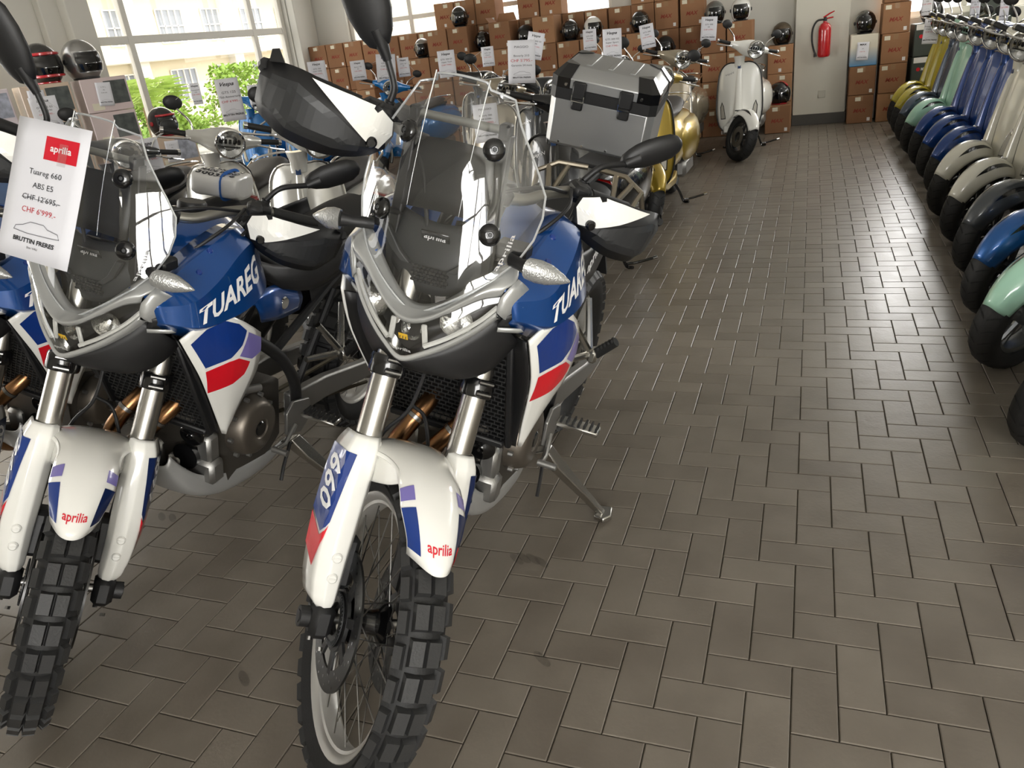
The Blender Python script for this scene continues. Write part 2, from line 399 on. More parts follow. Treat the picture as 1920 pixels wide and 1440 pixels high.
window('window_2', 'x', XL-.1, *WL[1], (0., 2.2), (1.9,))
window('window_3', 'y', YB+.1, *WB[0], (-5.62, -4.6, -3.6), (1.87,), fw=.06)
window('window_4', 'y', YB+.1, *WB[1], (1.55, 2.4), (1.9,))
window('window_5', 'y', YF-.1, *WF[0], (1.3, 2.3), (1.9,))
window('window_6', 'x', XR+.1, *WR[0], (5.2, 7.3), ())
# pillars and skirting
c = MB(); c.box((XL+.09, 5.5, ZC/2), (.18, .3, ZC-.02)); c.box((XL+.04, 5.25, ZC/2), (.08, .24, ZC-.02)); struct(c.build('trim_1', WALL, None, bevel=.01))
struct(MB().box((XL+.06, 9.69, ZC/2), (.12, .5, ZC-.02)).build('trim_2', WALL, None, bevel=.01))
column = struct(MB().box((0.0, YB-.1, ZC/2), (.62, .2, ZC-.02)).build('trim_3', COLM, None, bevel=.008))
struct(MB().box((0.0, YB-.107, .065), (.64, .214, .13)).build('baseboard_column', SKIRT, None, bevel=.004))
struct(MB().box((-.75, YB-.008, .065), (.86, .016, .13)).build('baseboard_back', SKIRT, None, bevel=.004))
# socket cover on the column
so = MB().bbox((.03, YB-.204, .36), (.085, .01, .085), .003).build('socket_cover', mat('old_white_plastic', 'c4c1b4', .5), None)
tag(so, 'small square cream cover plate low on the column under the extinguisher', 'cover plate')

# ================================================================== outside
FAC = mat('facade_cream', 'e8dcc0', 0.85, vary=.05, vscale=.7)
FACW = mat('facade_white', 'f3efe4', 0.8)
FACG = mat('facade_glass', '8a8f96', 0.15)
ROAD = mat('asphalt', 'a7a39b', 0.9)
LEAF = mat('leaf_green', '7f9f3c', 0.6, vary=.3, vscale=3)
LEAF2 = mat('palm_green', '93ad4d', 0.55, vary=.3, vscale=3)
g = MB().box((-20, 10, -.16), (24.7, 60, .1)).build('street_ground', ROAD, None, sharp=0); struct(g)
struct(MB().box((0, 21, -.16), (15.2, 21.5, .1)).build('yard_ground', ROAD, None, sharp=0))
bd = thing('apartment_building', 'cream apartment building with balcony bands across the street outside', 'building', (-19, 20, 0))
MB().box((-1.2, 0, 3.9), (2, 44, 8)).build('wall', FAC, bd, sharp=0)
for z, h in ((2.12, .3), (4.1, .35)):
    MB().bbox((-.1, 0, z), (.9, 44, h), .03).build('balcony_slab', FACW, bd)
for row, z in enumerate((1.2, 2.95, 4.9)):
    for i in range(15):
        y = -14+i*2.1
        w_ = MB().box((-.21, y, z), (.06, 1.15, .95)).build('window', FACG, bd, sharp=0)
        m = MB()
        for k in range(5): m.box((-.16, y-.575+k*.2875, z), (.04, .035, .95))
        for k in range(3): m.box((-.155, y, z-.475+k*.475), (.03, 1.15, .035))
        m.build('window_bars', FACW, w_, sharp=0)
for i in range(7):
    MB().bbox((-.1, -15+i*4.6, 3.0), (.4, .5, 6.2), .02).build('pier', FACW, bd)
def bush(name, label, loc, rx, rz, n, mt_, cat='bush', size=.13):
    t = thing(name, label, cat, loc, group='plants outside the big window')
    m = MB()
    for i in range(n):
        a, h = random.uniform(0, 6.28), random.random()
        r = rx*math.sqrt(random.random())*(1-.5*h)
        p = V((r*math.cos(a), r*math.sin(a), .1+rz*h)); d = V((random.gauss(0, 1), random.gauss(0, 1), random.gauss(.3, .7))).normalized()
        e = d.orthogonal().normalized()*size*.35; q = p+d*size
        m.add([p, (p+q)/2+e, q, (p+q)/2-e], [(0, 1, 2, 3)])
    m.build('foliage', mt_, t, sharp=0)
    s = MB()
    for k in range(5): s.cyl((0, 0, -.12), (rx*.5*math.cos(k*1.3), rx*.5*math.sin(k*1.3), rz*.7), .03, .01, 6)
    s.build('stem', mat('stem_brown', '6d5a3c', .8), t)
    return t
bush('garden_bush', 'round green bush outside beneath the middle window bar', (-14.6, 14.2, 0), 1.1, 1.2, 1300, LEAF)
bush('garden_bush', 'wide green bush outside by the right part of the window', (-14.8, 17.6, 0), 1.3, 1.5, 1500, LEAF)
bush('garden_bush', 'low green bush outside low in the window centre', (-12.6, 12.4, 0), .9, .6, 700, LEAF)
def palm(loc, label):
    t = thing('palm_plant', label, 'palm', loc, group='plants outside the big window')
    MB().cyl((0, 0, -.12), (0, 0, 1.0), .12, .1, 10).build('trunk', mat('palm_trunk', '7c6a4a', .9, bump=.8, bscale=30), t)
    for k in range(26):
        a = k*2.4; el = .25+.75*((k*7) % 26)/26; d = V((math.cos(a), math.sin(a), 0)); L = 1.0
        m = MB()
        for j in range(9):
            b_ = -.9+j*.225; s = d.orthogonal().normalized() if False else V((-d.y, d.x, 0))
            tip = (d*math.cos(b_)+s*math.sin(b_))*.45
            base = V((0, 0, 1.0))+d*L*.5*math.cos(el)+V((0, 0, L*.55*math.sin(el)))
            q = base+tip+V((0, 0, .18*math.sin(el)-.1)); n = V((0, 0, .03))
            m.add([base, (base+q)/2+n, q, (base+q)/2-n], [(0, 1, 2, 3)])
        m.cyl((0, 0, 1.0), base, .015, .01, 4)
        m.build('frond', LEAF2, t, sharp=0)
palm((-10.9, 9.3, 0), 'spiky green palm outside behind the silver helmet boxes')
palm((-12.0, 11.2, 0), 'second green palm outside left of the middle mullion')

# dark tyre smudges on the tiles
SMU = bpy.data.materials.new('rubber_smudge'); SMU.use_nodes = True
_n = SMU.node_tree; _b = _n.nodes['Principled BSDF']; _b.inputs['Base Color'].default_value = lin('2a251f'); _b.inputs['Roughness'].default_value = .6
_t = _n.nodes.new('ShaderNodeTexNoise'); _t.inputs['Scale'].default_value = 60; _t.inputs['Detail'].default_value = 5
_m = _n.nodes.new('ShaderNodeMapRange'); _m.inputs['From Min'].default_value = .42; _m.inputs['From Max'].default_value = .68; _m.inputs['To Max'].default_value = .6
_n.links.new(_t.outputs['Fac'], _m.inputs['Value']); _n.links.new(_m.outputs[0], _b.inputs['Alpha'])
for k, (x, y) in enumerate([(-0.9, 0.47), (-0.88, 0.48), (-0.85, 0.48), (-0.82, 0.47), (-2.28, 0.46), (-2.23, 0.46), (-1.45, -0.15), (-0.7, 0.09)]):
    a = .9; vs = [(x+.012*math.cos(t*.5236)*math.cos(a)-.035*math.sin(t*.5236)*math.sin(a), y+.012*math.cos(t*.5236)*math.sin(a)+.035*math.sin(t*.5236)*math.cos(a), .0012) for t in range(12)]
    MB().add(vs, [tuple(range(12))]).build('floor_smudge', SMU, floor, sharp=0)
# ================================================================== adventure motorcycle (x forward, y left, z up, origin under front axle)
RK = R(26.7); AX0 = V((.113, 0, 0)); AXD = V((-math.sin(RK), 0, math.cos(RK))); FWD = V((math.cos(RK), 0, math.sin(RK)))
def fork(z, y=0, off=.045): return AX0+AXD*(z/math.cos(RK))+FWD*off+V((0, y, 0))
def steer_matrix(a): return Matrix.Translation(AX0) @ Matrix.Rotation(a, 4, AXD) @ Matrix.Translation(-AX0)
def make_tyre(parent, ax, r, w, rim_r, name, blocks, M):
    m = MB(); cr = r-(.011 if blocks else 0)
    prof = [(rim_r-.006, -.3*w), (rim_r+.02, -.46*w), ((rim_r+cr)/2, -.52*w), (cr-.022, -.47*w), (cr-.006, -.3*w), (cr, -.1*w), (cr, .1*w), (cr-.006, .3*w), (cr-.022, .47*w), ((rim_r+cr)/2, .52*w), (rim_r+.02, .46*w), (rim_r-.006, .3*w)]
    m.lathe(prof, ax, (0, 1, 0), 72).tf(M); t = m.build(name, RUB, parent, 50)
    b = MB(); ax = V(ax)
    def blk(a, y, tilt, ln, wd, rr, hh):
        c, s = math.cos(a), math.sin(a)
        er = V((c, 0, s)); et = V((-s, 0, c)); ey = V((0, 1, 0))
        n = er*math.cos(tilt)+ey*math.sin(tilt); u = ey*math.cos(tilt)-er*math.sin(tilt)
        o = ax+er*rr+ey*y; vs = []
        for k, h in ((1.1, -.006), (.92, hh)):
            for p, q in ((-1, -1), (1, -1), (1, 1), (-1, 1)): vs.append(o+et*(p*ln/2*k)+u*(q*wd/2*k)+n*h)
        b.add(vs, [(0, 3, 2, 1), (4, 5, 6, 7), (0, 1, 5, 4), (1, 2, 6, 5), (2, 3, 7, 6), (3, 0, 4, 7)])
    if blocks:
        N = 34
        for i in range(N):
            a = 2*math.pi*i/N; ln = 2*math.pi*r/N*.74
            for sg in (-1, 1):
                blk(a, sg*.158*w, sg*.12, ln, .285*w, cr, .011)
                blk(a+math.pi/N*(.35 if sg > 0 else -.35), sg*.43*w, sg*.75, ln*.9, .2*w, cr-.016, .011)
    else:
        N = 46
        for i in range(N):
            a = 2*math.pi*i/N
            for sg in (-1, 1):
                for k, (yy, tl, rr) in enumerate(((.1, .1, cr), (.26, .4, cr-.004), (.42, .85, cr-.017))):
                    blk(a+k*.045, sg*yy*w, sg*tl, 2*math.pi*r/N*.7, .14*w, rr, .0035)
    b.tf(M).build('tread_blocks', RUBT, t, 30)
    return t
def make_rim(parent, ax, rim_r, w, M, ns=36, mt_=None):
    m = MB(); h = w*.36
    m.lathe([(rim_r, -h), (rim_r+.004, -h+.003), (rim_r-.004, -h+.008), (rim_r-.024, -h*.55), (rim_r-.03, 0), (rim_r-.024, h*.55), (rim_r-.004, h-.008), (rim_r+.004, h-.003), (rim_r, h), (rim_r-.01, h-.004), (rim_r-.018, h*.6), (rim_r-.022, 0), (rim_r-.018, -h*.6), (rim_r-.01, -h+.004)], ax, (0, 1, 0), 64, True)
    rim = m.tf(M).build('wheel_rim', mt_ or mat('rim_silver', 'cfcdc8', .38, metal=.65), parent, 40)
    s = MB(); ax = V(ax)
    for i in range(ns):
        a = 2*math.pi*i/ns; sg = 1 if i % 2 else -1; da = (.42 if (i//2) % 2 else -.42)
        p = ax+V((.045*math.cos(a+da*1.6), sg*.036, .045*math.sin(a+da*1.6))); q = ax+V(((rim_r-.028)*math.cos(a), sg*.008, (rim_r-.028)*math.sin(a)))
        s.cyl(p, q, .0016, None, 5)
    s.tf(M).build('spokes', STEEL, rim, 60)
    return rim
def make_disc(parent, ax, y, r, M, name='brake_disc'):
    d = MB(); ax = V(ax)
    d.lathe([(r*.7, y-.0025), (r, y-.0025), (r, y+.0025), (r*.7, y+.0025)], ax, (0, 1, 0), 56, True)
    o = d.tf(M).build(name, mat('disc_steel', '4a4a4a', .32, metal=1), parent, 30)
    h = MB()
    for i in range(48):
        a = 2*math.pi*i/48; rr = r*(.76+.085*(i % 3)); c = ax+V((rr*math.cos(a), y, rr*math.sin(a)))
        h.cyl(c+V((0, -.0029, 0)), c+V((0, .0029, 0)), .0034, None, 7)
    h.tf(M).build('disc_holes', BLKG, o, 30)
    k = MB(); k.lathe([(.03, y-.004), (r*.45, y-.004), (r*.45, y+.004), (.03, y+.004)], ax, (0, 1, 0), 32, True)
    for i in range(8):
        a = 2*math.pi*i/8; c = ax+V((r*.58*math.cos(a), y, r*.58*math.sin(a))); k.box(c, (r*.34, .006, .02), Matrix.Rotation(-a, 3, 'Y'))
    k.tf(M).build('disc_carrier', BLK, o)
    return o
def scr(s, t):
    # windscreen surface: s -1..1 across, t 0..1 upwards
    hw = [.135, .172, .19, .196, .192, .172, .148, .122, .100]; k = min(t*8, 7.999); i = int(k); w = hw[i]*(1-k+i)+hw[i+1]*(k-i)
    y = s*w; zb = 1.0+.085*abs(s)**1.2; zt = 1.437-.018*s*s-.012*(abs(s) > .5)
    z = zb+(zt-zb)*t; x = -.205-.05*t-.085*t*t-2.6*y*y-.02*abs(y)
    rib = .007*max(0, t-.45)/.55
    if abs(y) < .055: x += rib
    return V((x, y, z))
def build_motorcycle():
    SA = .71; SM = steer_matrix(SA); I4 = Matrix.Identity(4)
    B = thing('motorcycle', 'x', 'motorcycle')
    # ---- front wheel
    make_tyre(B, (0, 0, .345), .347, .094, .281, 'front_tyre', True, SM)
    make_rim(B, (0, 0, .345), .281, .094, SM)
    MB().lathe([(.0, -.05), (.03, -.05), (.05, -.04), (.05, -.03), (.03, -.02), (.026, 0), (.03, .02), (.05, .03), (.05, .04), (.03, .05), (.0, .05)], (0, 0, .345), (0, 1, 0), 28).tf(SM).build('wheel_hub', BLKG, B)
    for sg in (-1, 1): make_disc(B, (0, 0, .345), sg*.063, .15, SM)
    a = MB().lathe([(.035, -.073), (.058, -.073), (.058, -.071), (.035, -.071)], (0, 0, .345), (0, 1, 0), 36, True)
    for i in range(40):
        an = 2*math.pi*i/40; a.box((.052*math.cos(an), -.074, .345+.052*math.sin(an)), (.009, .002, .003), Matrix.Rotation(-an, 3, 'Y'))
    a.tf(SM).build('abs_ring', DGREY, B)
    MB().cyl((0, -.15, .345), (0, .15, .345), .011).tf(SM).build('axle', STEEL, B)
    # ---- fork
    for sg in (-1, 1):
        y = sg*.105
        MB().lathe([(.0, 0), (.0285, 0), (.0285, .46), (.0, .46)], fork(.655, y), AXD, 28).tf(SM).build('fork_tube', ALU, B)
        MB().lathe([(.0, 0), (.021, 0), (.021, .36), (.0, .36)], fork(.34, y), AXD, 20).tf(SM).build('fork_slider', CHR, B)
        m = MB().bbox((.0, sg*.105, .345), (.075, .05, .075), .014, Matrix.Rotation(-RK, 3, 'Y')); m.cyl((.0, sg*.08, .345), (0, sg*.15, .345), .022, None, 16)
        m.cyl((0, sg*.15, .345), (0, sg*.152, .345), .014, None, 6)
        f = m.tf(SM).build('fork_foot', BLK, B)
        b = MB()
        for dx in (-.012, .014): b.cyl((dx+.03, sg*.105+dx*.8, .305), (dx+.036, sg*.105+dx*.8, .30), .006, None, 8)
        b.tf(SM).build('bolt', STEEL, f)
        # caliper behind the leg
        m = MB().bbox((-.095, sg*.078, .43), (.075, .05, .12), .012, Matrix.Rotation(-.5, 3, 'Y')); m.bbox((-.07, sg*.095, .41), (.05, .03, .05), .008)
        m.tf(SM).build('brake_caliper', BLK, B)
        # clamp ring
        m = MB().lathe([(.0285, 0), (.037, 0), (.039, .006), (.039, .036), (.037, .042), (.0285, .042)], fork(.80, y), AXD, 24)
        for k in (0, 1):
            c = fork(.81+.022*k, y)+FWD*.038; m.bbox(c, (.016, .03, .013), .003, Matrix.Rotation(-RK, 3, 'Y'))
        cl = m.tf(SM).build('fork_clamp', BLKG, B)
        b = MB()
        for k in (0, 1):
            c = fork(.81+.022*k, y)+FWD*.045; b.cyl(c+V((0, -.017, 0)), c+V((0, .017, 0)), .0045, None, 8)
        b.tf(SM).build('bolt', STEEL, cl)
    m = MB().bbox(fork(.885, 0, .02), (.08, .2, .035), .01, Matrix.Rotation(-RK, 3, 'Y')); m.tf(SM).build('lower_yoke', BLK, B)
    m = MB().bbox(fork(1.085, 0, .02), (.085, .26, .03), .01, Matrix.Rotation(-RK, 3, 'Y')); m.cyl(fork(1.05, 0, 0), fork(1.12, 0, 0), .028); m.tf(SM).build('upper_yoke', BLKG, B)
    # ---- fender and guards
    def fen(s, t):
        # s 0 (front tip) .. 1 (behind), t -1..1
        a = R(64+58*s+9*abs(t)**2.4*max(0, 1-s*1.6)**2); w = .047+.022*min(1, s*3) - .006*max(0, s-.55) + (.052*max(0, (s-.62)/.38)**1.5)
        y = t*w; rr = .372+.036*math.sin(min(1, s*1.05)*math.pi*.62)-.030*abs(t)**2.6*(1-.3*s)-.02*max(0, (s-.62)/.38)*abs(t)**4
        rr -= .012*(max(0, .14-s)/.14)**2*abs(t)**3
        return V((rr*math.cos(a), y, .345+rr*math.sin(a)))
    g = [[fen(i/20, -1+2*j/20) for j in range(21)] for i in range(21)]
    m = MB().surf(g, 1, 1); FB = m.bvh(); m.tf(SM).build('front_fender', WHT, B, 50, solid=.004, flip=False)
    def fpatch(s0, s1, t0, t1, mt_, nm, skew=0):
        q = MB(); n = 8; vs = []
        for i in range(n+1):
            for j in range(n+1):
                s = s0+(s1-s0)*i/n+skew*(j/n); t = t0+(t1-t0)*j/n; p = fen(s, t); nn = (p-V((0, p.y*.6, .345))).normalized(); vs.append(p+nn*.0015)
        q.add(vs, [(i*(n+1)+j, i*(n+1)+j+1, (i+1)*(n+1)+j+1, (i+1)*(n+1)+j) for i in range(n) for j in range(n)]); q.tf(SM).build(nm, mt_, B)
    for sg, mt_ in ((-1, NAVY), (1, NAVD)):
        fpatch(.05, .33, sg*.66, sg*.99, mt_, 'fender_stripe'); fpatch(.375, .47, sg*.66, sg*.99, PURP, 'fender_stripe')
    def ft(x, y, w):
        p = fen(.10+y*.055, -.46+(x/w)*.92); nn = (p-V((0, p.y*.6, .345))).normalized(); return p+nn*.0018
    text_on('aprilia', ft, bold=.012).tf(SM).build('fender_lettering', TXR, B, 0)
    SEC = [(-.045, -.030), (.015, -.037), (.046, -.020), (.050, .010), (.034, .040), (-.045, .052)]
    GS = [(.345, .45, .70, -.004), (.362, .72, .86, .0), (.40, .86, .95, .004), (.45, .93, 1, .006), (.52, 1, 1, .006), (.60, 1, 1, .004), (.65, .95, .95, .002), (.668, .86, .86, .0), (.684, .74, .66, -.002)]
    for sg in (-1, 1):
        def gpt(z, u, off=0.0):
            i = 0
            while i < len(GS)-2 and z > GS[i+1][0]: i += 1
            k = (z-GS[i][0])/(GS[i+1][0]-GS[i][0]); sw, sf_, yo = [GS[i][q]*(1-k)+GS[i+1][q]*k for q in (1, 2, 3)]
            j = min(int(u), 4); t = u-j; q0, q1 = SEC[j], SEC[j+1]
            fw = q0[0]*(1-t)+q1[0]*t; la = q0[1]*(1-t)+q1[1]*t
            nf, nl = q1[1]-q0[1], -(q1[0]-q0[0]); L = math.hypot(nf, nl); nf, nl = nf/L, nl/L
            return fork(z, sg*(.108+yo))+FWD*(fw*sf_+nf*off)+V((0, sg*(la*sw+nl*off), 0))
        zs = [.345, .362, .38, .40, .45, .50, .55, .60, .63, .65, .668, .684]
        us = [0, .5, .8, 1, 1.2, 1.6, 1.85, 2, 2.15, 2.5, 2.85, 3, 3.15, 3.5, 3.85, 4, 4.2, 4.6, 5]
        def gsm(z, u):
            # rounded corners: average of neighbours
            return (gpt(z, max(0, u-.12))+gpt(z, u)*2+gpt(z, min(5, u+.12)))/4
        m = MB().surf([[gsm(z, u) for u in us] for z in zs], 2, 1); bv = m.bvh(); m.tf(SM).build('fork_guard', WHT, B, 50, solid=.003)
        # joining saddle from fender to guard
        rows = []
        for i in range(5):
            s = .50+.50*i/4; e = fen(s, sg*.92); q = gsm(.60+.075*i/4, 1.2)
            rows.append([e, e.lerp(q, .35)+V((0, 0, -.006)), e.lerp(q, .7)+V((0, 0, -.004)), q])
        MB().surf(rows, 3, 4).tf(SM).build('fender_bridge', WHT, B, 60, solid=.003)
        def gst(poly, mt_, nm):
            vs, fs = refine(poly, 6); MB().add([gpt(zz, uu, .0022) for uu, zz in vs], fs).tf(SM).build(nm, mt_, B, 0)
        gst([(3.35, .648), (4.98, .652), (4.98, .52), (4.2, .49), (3.75, .515)], NAVY if sg < 0 else NAVD, 'guard_sticker')
        gst([(3.78, .508), (4.2, .483), (4.98, .513), (4.98, .45), (4.3, .42)], RED, 'guard_sticker')
        vs, fs, w = text2d('660', shear=.25, bold=.02)
        MB().add([gpt((.535+x/w*.10) if sg > 0 else (.635-x/w*.10), 4.75-y*.75, .0034) for x, y in vs], fs).tf(SM).build('guard_lettering', TXW, B, 0)
        for z in (.452, .412):
            p = gpt(z, 2.7); b = MB().lathe([(.0, .006), (.008, .006), (.011, .003), (.011, -.004)], p, FWD, 16); b.bbox(p+FWD*.0062, (.002, .016, .003), .0005, Matrix.Rotation(-RK, 3, 'Y')); b.tf(SM).build('guard_plug', WHT, B)
    # ---- nose: cowl, headlight
    def mir(L): return [V((p[0], -p[1], p[2])) for p in reversed(L[1:])]+[V(p) for p in L]
    lb = [(-.158, 0, .925), (-.172, .04, .940), (-.196, .085, .965), (-.226, .128, .998), (-.250, .157, 1.030)]
    lt = [(-.178, 0, .988), (-.188, .04, .998), (-.207, .085, 1.026), (-.234, .128, 1.052), (-.254, .160, 1.060)]
    bt1 = [(-.186, 0, 1.004), (-.198, .045, 1.016), (-.224, .095, 1.052), (-.258, .146, 1.090), (-.280, .182, 1.096)]
    bt2 = [(-.225, 0, 1.014), (-.238, .045, 1.026), (-.262, .095, 1.066), (-.290, .138, 1.106), (-.315, .168, 1.118)]
    MB().surf([mir(lt), mir([V(p).lerp(V(q), .45)+V((.012, 0, .004)) for p, q in zip(lt, bt1)]), mir(bt1), mir(bt2)], 4, 4).build('headlight_cowl', SILP, B, 50, solid=.006)
    lip0 = [(p[0]+.004, p[1]*1.02, p[2]-.010) for p in lb]; lip1 = [(p[0]-.03, p[1]*1.0, p[2]-.028) for p in lb]
    MB().surf([mir(lb), mir(lip0), mir(lip1)], 3, 4).build('headlight_lip', SILP, B, 50, solid=.004)
    for sg in (-1, 1):
        # cheek closing the cowl end and the side wing
        P = [[(-.250, .157, 1.030), (-.262, .168, 1.014), (-.30, .172, .998)], [(-.254, .160, 1.060), (-.272, .182, 1.052), (-.315, .188, 1.03)], [(-.280, .182, 1.096), (-.300, .193, 1.078), (-.335, .197, 1.05)]]
        m = MB().surf(P, 2, 2)
        (m if sg > 0 else m.mirrored()).build('cowl_cheek', SILP, B, 60, solid=.005)
        P = [[(-.285, .180, 1.062), (-.330, .205, 1.066), (-.362, .232, 1.048)], [(-.285, .200, 1.038), (-.325, .226, 1.036), (-.366, .252, 1.018)], [(-.282, .196, 1.026), (-.32, .22, 1.022), (-.372, .25, .998)]]
        m = MB().surf(P, 1, 1)
        (m if sg > 0 else m.mirrored()).build('side_wing', SILP, B, 25, solid=.005)
        P = [[(-.262, .160, .992), (-.30, .192, .984), (-.335, .220, .984)], [(-.264, .158, .982), (-.30, .190, .974), (-.338, .222, .976)]]
        m = MB().surf(P, 1, 1); (m if sg > 0 else m.mirrored()).build('wing_lip', SILP, B, 25, solid=.004)
        P = [[(-.268, .172, 1.022), (-.310, .205, 1.018), (-.350, .230, 1.008)], [(-.266, .158, 1.0), (-.306, .190, .995), (-.345, .215, .99)], [(-.272, .150, .985), (-.306, .178, .976), (-.34, .205, .978)]]
        m = MB().surf(P, 2, 2)
        v = (m if sg > 0 else m.mirrored()).build('air_vent', BLK, B, 30, solid=.006)
        h = MB()
        for i in range(7):
            for j in range(4):
                c = V((-.270-.010*i-(.005 if j % 2 else 0), .170+.0068*i-.004*j, 1.016-.009*j-.001*i)); h.bbox(c, (.009, .004, .0065), .0012, Matrix.Rotation(-.6, 3, 'Z'))
        (h if sg > 0 else h.mirrored()).build('vent_mesh', DGREY, v)
    # headlight inside
    bk = lambda L, d: [(p[0]-d, p[1]*.97, p[2]) for p in L]
    MB().surf([mir(bk(lb, .035)), mir(bk([V(p).lerp(V(q), .5) for p, q in zip(lb, lt)], .05)), mir(bk(lt, .035))], 3, 4).build('headlight_housing', mat('lamp_housing', '1c1c1d', .35, metal=.3), B, 50)
    MB().surf([mir(lb), mir([V(p).lerp(V(q), .5)+V((.004, 0, 0)) for p, q in zip(lb, lt)]), mir(lt)], 3, 4).build('headlight_lens', LENS, B, 50)
    for sg in (-1, 1):
        pts = catmull([V((p[0]-.006, sg*p[1], p[2]+.007)) for p in lb[1:]], 5)
        MB().tube(pts, .0052, 6).build('light_guide', DRL, B)
        MB().bbox((-.188, sg*.036, .965), (.006, .012, .05), .002, Matrix.Rotation(sg*.12, 3, 'X')).build('light_guide', DRL, B)
        # projector bowl beside the centre
        MB().lathe([(.004, -.02), (.02, -.012), (.03, .006), (.033, .01)], (-.215-.01, sg*.085, 1.0), (1, sg*.4, 0), 20).build('reflector', REFL, B)
    MB().lathe([(.003, -.02), (.018, -.012), (.024, .004)], (-.205, 0, .965), (1, 0, 0), 20).build('reflector', REFL, B)
    MB().bbox((-.178, -.006, .957), (.002, .02, .014), .0005, Matrix.Rotation(.35, 3, 'Y')).build('yellow_tag', mat('yellow_tag', 'f0c020', .5), B)
    text_on('111', lambda x, y, w: V((-.1765, -.0135+x/w*.015, .953+y*.007)), bold=.03).build('tag_digits', INK, B, 0)
    text_on('aprilia', lambda x, y, w: V((-.163, -.02+.04*x/w, .934+y*.006)), bold=.02).build('lens_lettering', mat('lens_grey_text', 'b9b9b9', .4), B, 0)
    # black chin under the light
    c0 = [(p[0]-.012, p[1]*.95, p[2]-.016) for p in lb]
    P = [mir(c0), mir([(-.185, 0, .895), (-.198, .05, .897), (-.222, .10, .905), (-.262, .15, .930), (-.31, .185, .955)]), mir([(-.225, 0, .868), (-.235, .05, .862), (-.258, .10, .858), (-.30, .145, .875), (-.36, .17, .915)]), mir([(-.33, 0, .880), (-.33, .05, .872), (-.335, .09, .870), (-.35, .12, .88), (-.38, .14, .91)])]
    MB().surf(P, 3, 4).build('chin_fairing', BLK, B, 50, solid=.004)
    # ---- windscreen
    S_ = [-1+2*j/36 for j in range(37)]; T_ = [i/24 for i in range(25)]
    MB().surf([[scr(s, t) for s in S_] for t in T_], 1, 1).build('windscreen', SCREEN, B, 25)
    edge = [scr(s, 0) for s in S_]+[scr(1, t) for t in T_[1:]]+[scr(s, 1) for s in reversed(S_[:-1])]+[scr(-1, t) for t in reversed(T_[1:-1])]
    MB().tube(edge, .0024, 6, closed=True).build('screen_edge', EDGE, B)
    for sg in (-1, 1):
        MB().tube([V((scr(0, t).x, sg*.055, scr(0, t).z))+V((-.002-2.6*.055**2-.0+.0, 0, 0)) for t in [.45+.55*i/12 for i in range(13)]], [.0004+.0011*i/12 for i in range(13)], 5).build('screen_rib', EDGE, B)
        for t in (.34, .74):
            p = scr(sg*.6, t); n = V((1, sg*.5, .35)).normalized()
            g = MB().lathe([(.0, .010), (.006, .010), (.007, .012), (.016, .011), (.021, .006), (.022, 0), (.022, -.004)], p, n, 24).build('screen_grommet', BLKG, B)
            MB().lathe([(.0, .0125), (.004, .0125), (.005, .011)], p, n, 6).build('screw', DGREY, g)
            MB().cyl(p-n*.002, p-n*.05, .007).build('screen_stud', BLK, B)
    text_on('aprilia', lambda x, y, w: scr(.80, .12+.20*x/w)+V((.002, -y*.010+.006, 0)), bold=.01).build('screen_lettering', mat('pale_print', 'c8c8c8', .5), B, 0)
    # ---- tower, dash
    for sg in (-1, 1):
        MB().loft([[V((x, sg*y, z))+V((dx, sg*dy, 0)) for dx, dy in ((-.012, -.012), (.012, -.012), (.012, .012), (-.012, .012))] for x, y, z in ((-.30, .10, .99), (-.305, .105, 1.12), (-.335, .10, 1.25), (-.355, .098, 1.345))]).build('tower_upright', BLK, B, bevel=.003)
        MB().loft([[V((x, sg*y, z))+V((dx, sg*dy, 0)) for dx, dy in ((-.006, -.01), (.006, -.01), (.006, .01), (-.006, .01))] for x, y, z in ((-.265, .105, 1.145), (-.262, .075, 1.10), (-.258, .05, 1.08))]).build('tower_brace', DGREY, B, bevel=.002)
        MB().bbox((-.352, sg*.095, 1.35), (.03, .022, .032), .004).build('bar_mount', BLK, B)
        MB().bbox((-.34, sg*.145, 1.13), (.05, .07, .03), .006).build('signal_mount', BLK, B)
    MB().cyl((-.352, -.095, 1.352), (-.352, .095, 1.352), .0085, None, 14).build('cross_bar', mat('cross_bar_grey', '8e8f8a', .4, metal=.8), B)
    P = [mir([(-.262, 0, 1.02), (-.275, .06, 1.03), (-.30, .12, 1.075)]), mir([(-.265, 0, 1.09), (-.275, .06, 1.10), (-.305, .115, 1.12)]), mir([(-.30, 0, 1.16), (-.305, .05, 1.165), (-.32, .09, 1.17)])]
    MB().surf(P, 4, 4).build('nose_panel', DGREY, B, 50, solid=.004)
    MB().bbox((-.280, 0, 1.138), (.004, .062, .022), .003, Matrix.Rotation(.35, 3, 'Y')).build('badge_plate', BLKG, B)
    text_on('aprilia', lambda x, y, w: V((-.2765-.004*y, -.024+.048*x/w, 1.132+y*.011)), bold=.015).build('badge_lettering', mat('badge_silver', 'cfcfcf', .3), B, 0)
    h = MB()
    for i in range(9):
        for j in range(5): h.bbox((-.262+.001*j, -.036+.009*i+(.0045 if j % 2 else 0), 1.045+.008*j), (.004, .0078, .006), .001)
    h.build('nose_mesh', BLK, B)
    d = MB().bbox((-.375, 0, 1.245), (.035, .175, .125), .01, Matrix.Rotation(.35, 3, 'Y')).build('dashboard', BLK, B)
    MB().bbox((-.396, 0, 1.25), (.004, .14, .09), .002, Matrix.Rotation(.35, 3, 'Y')).build('display', BLKG, d)
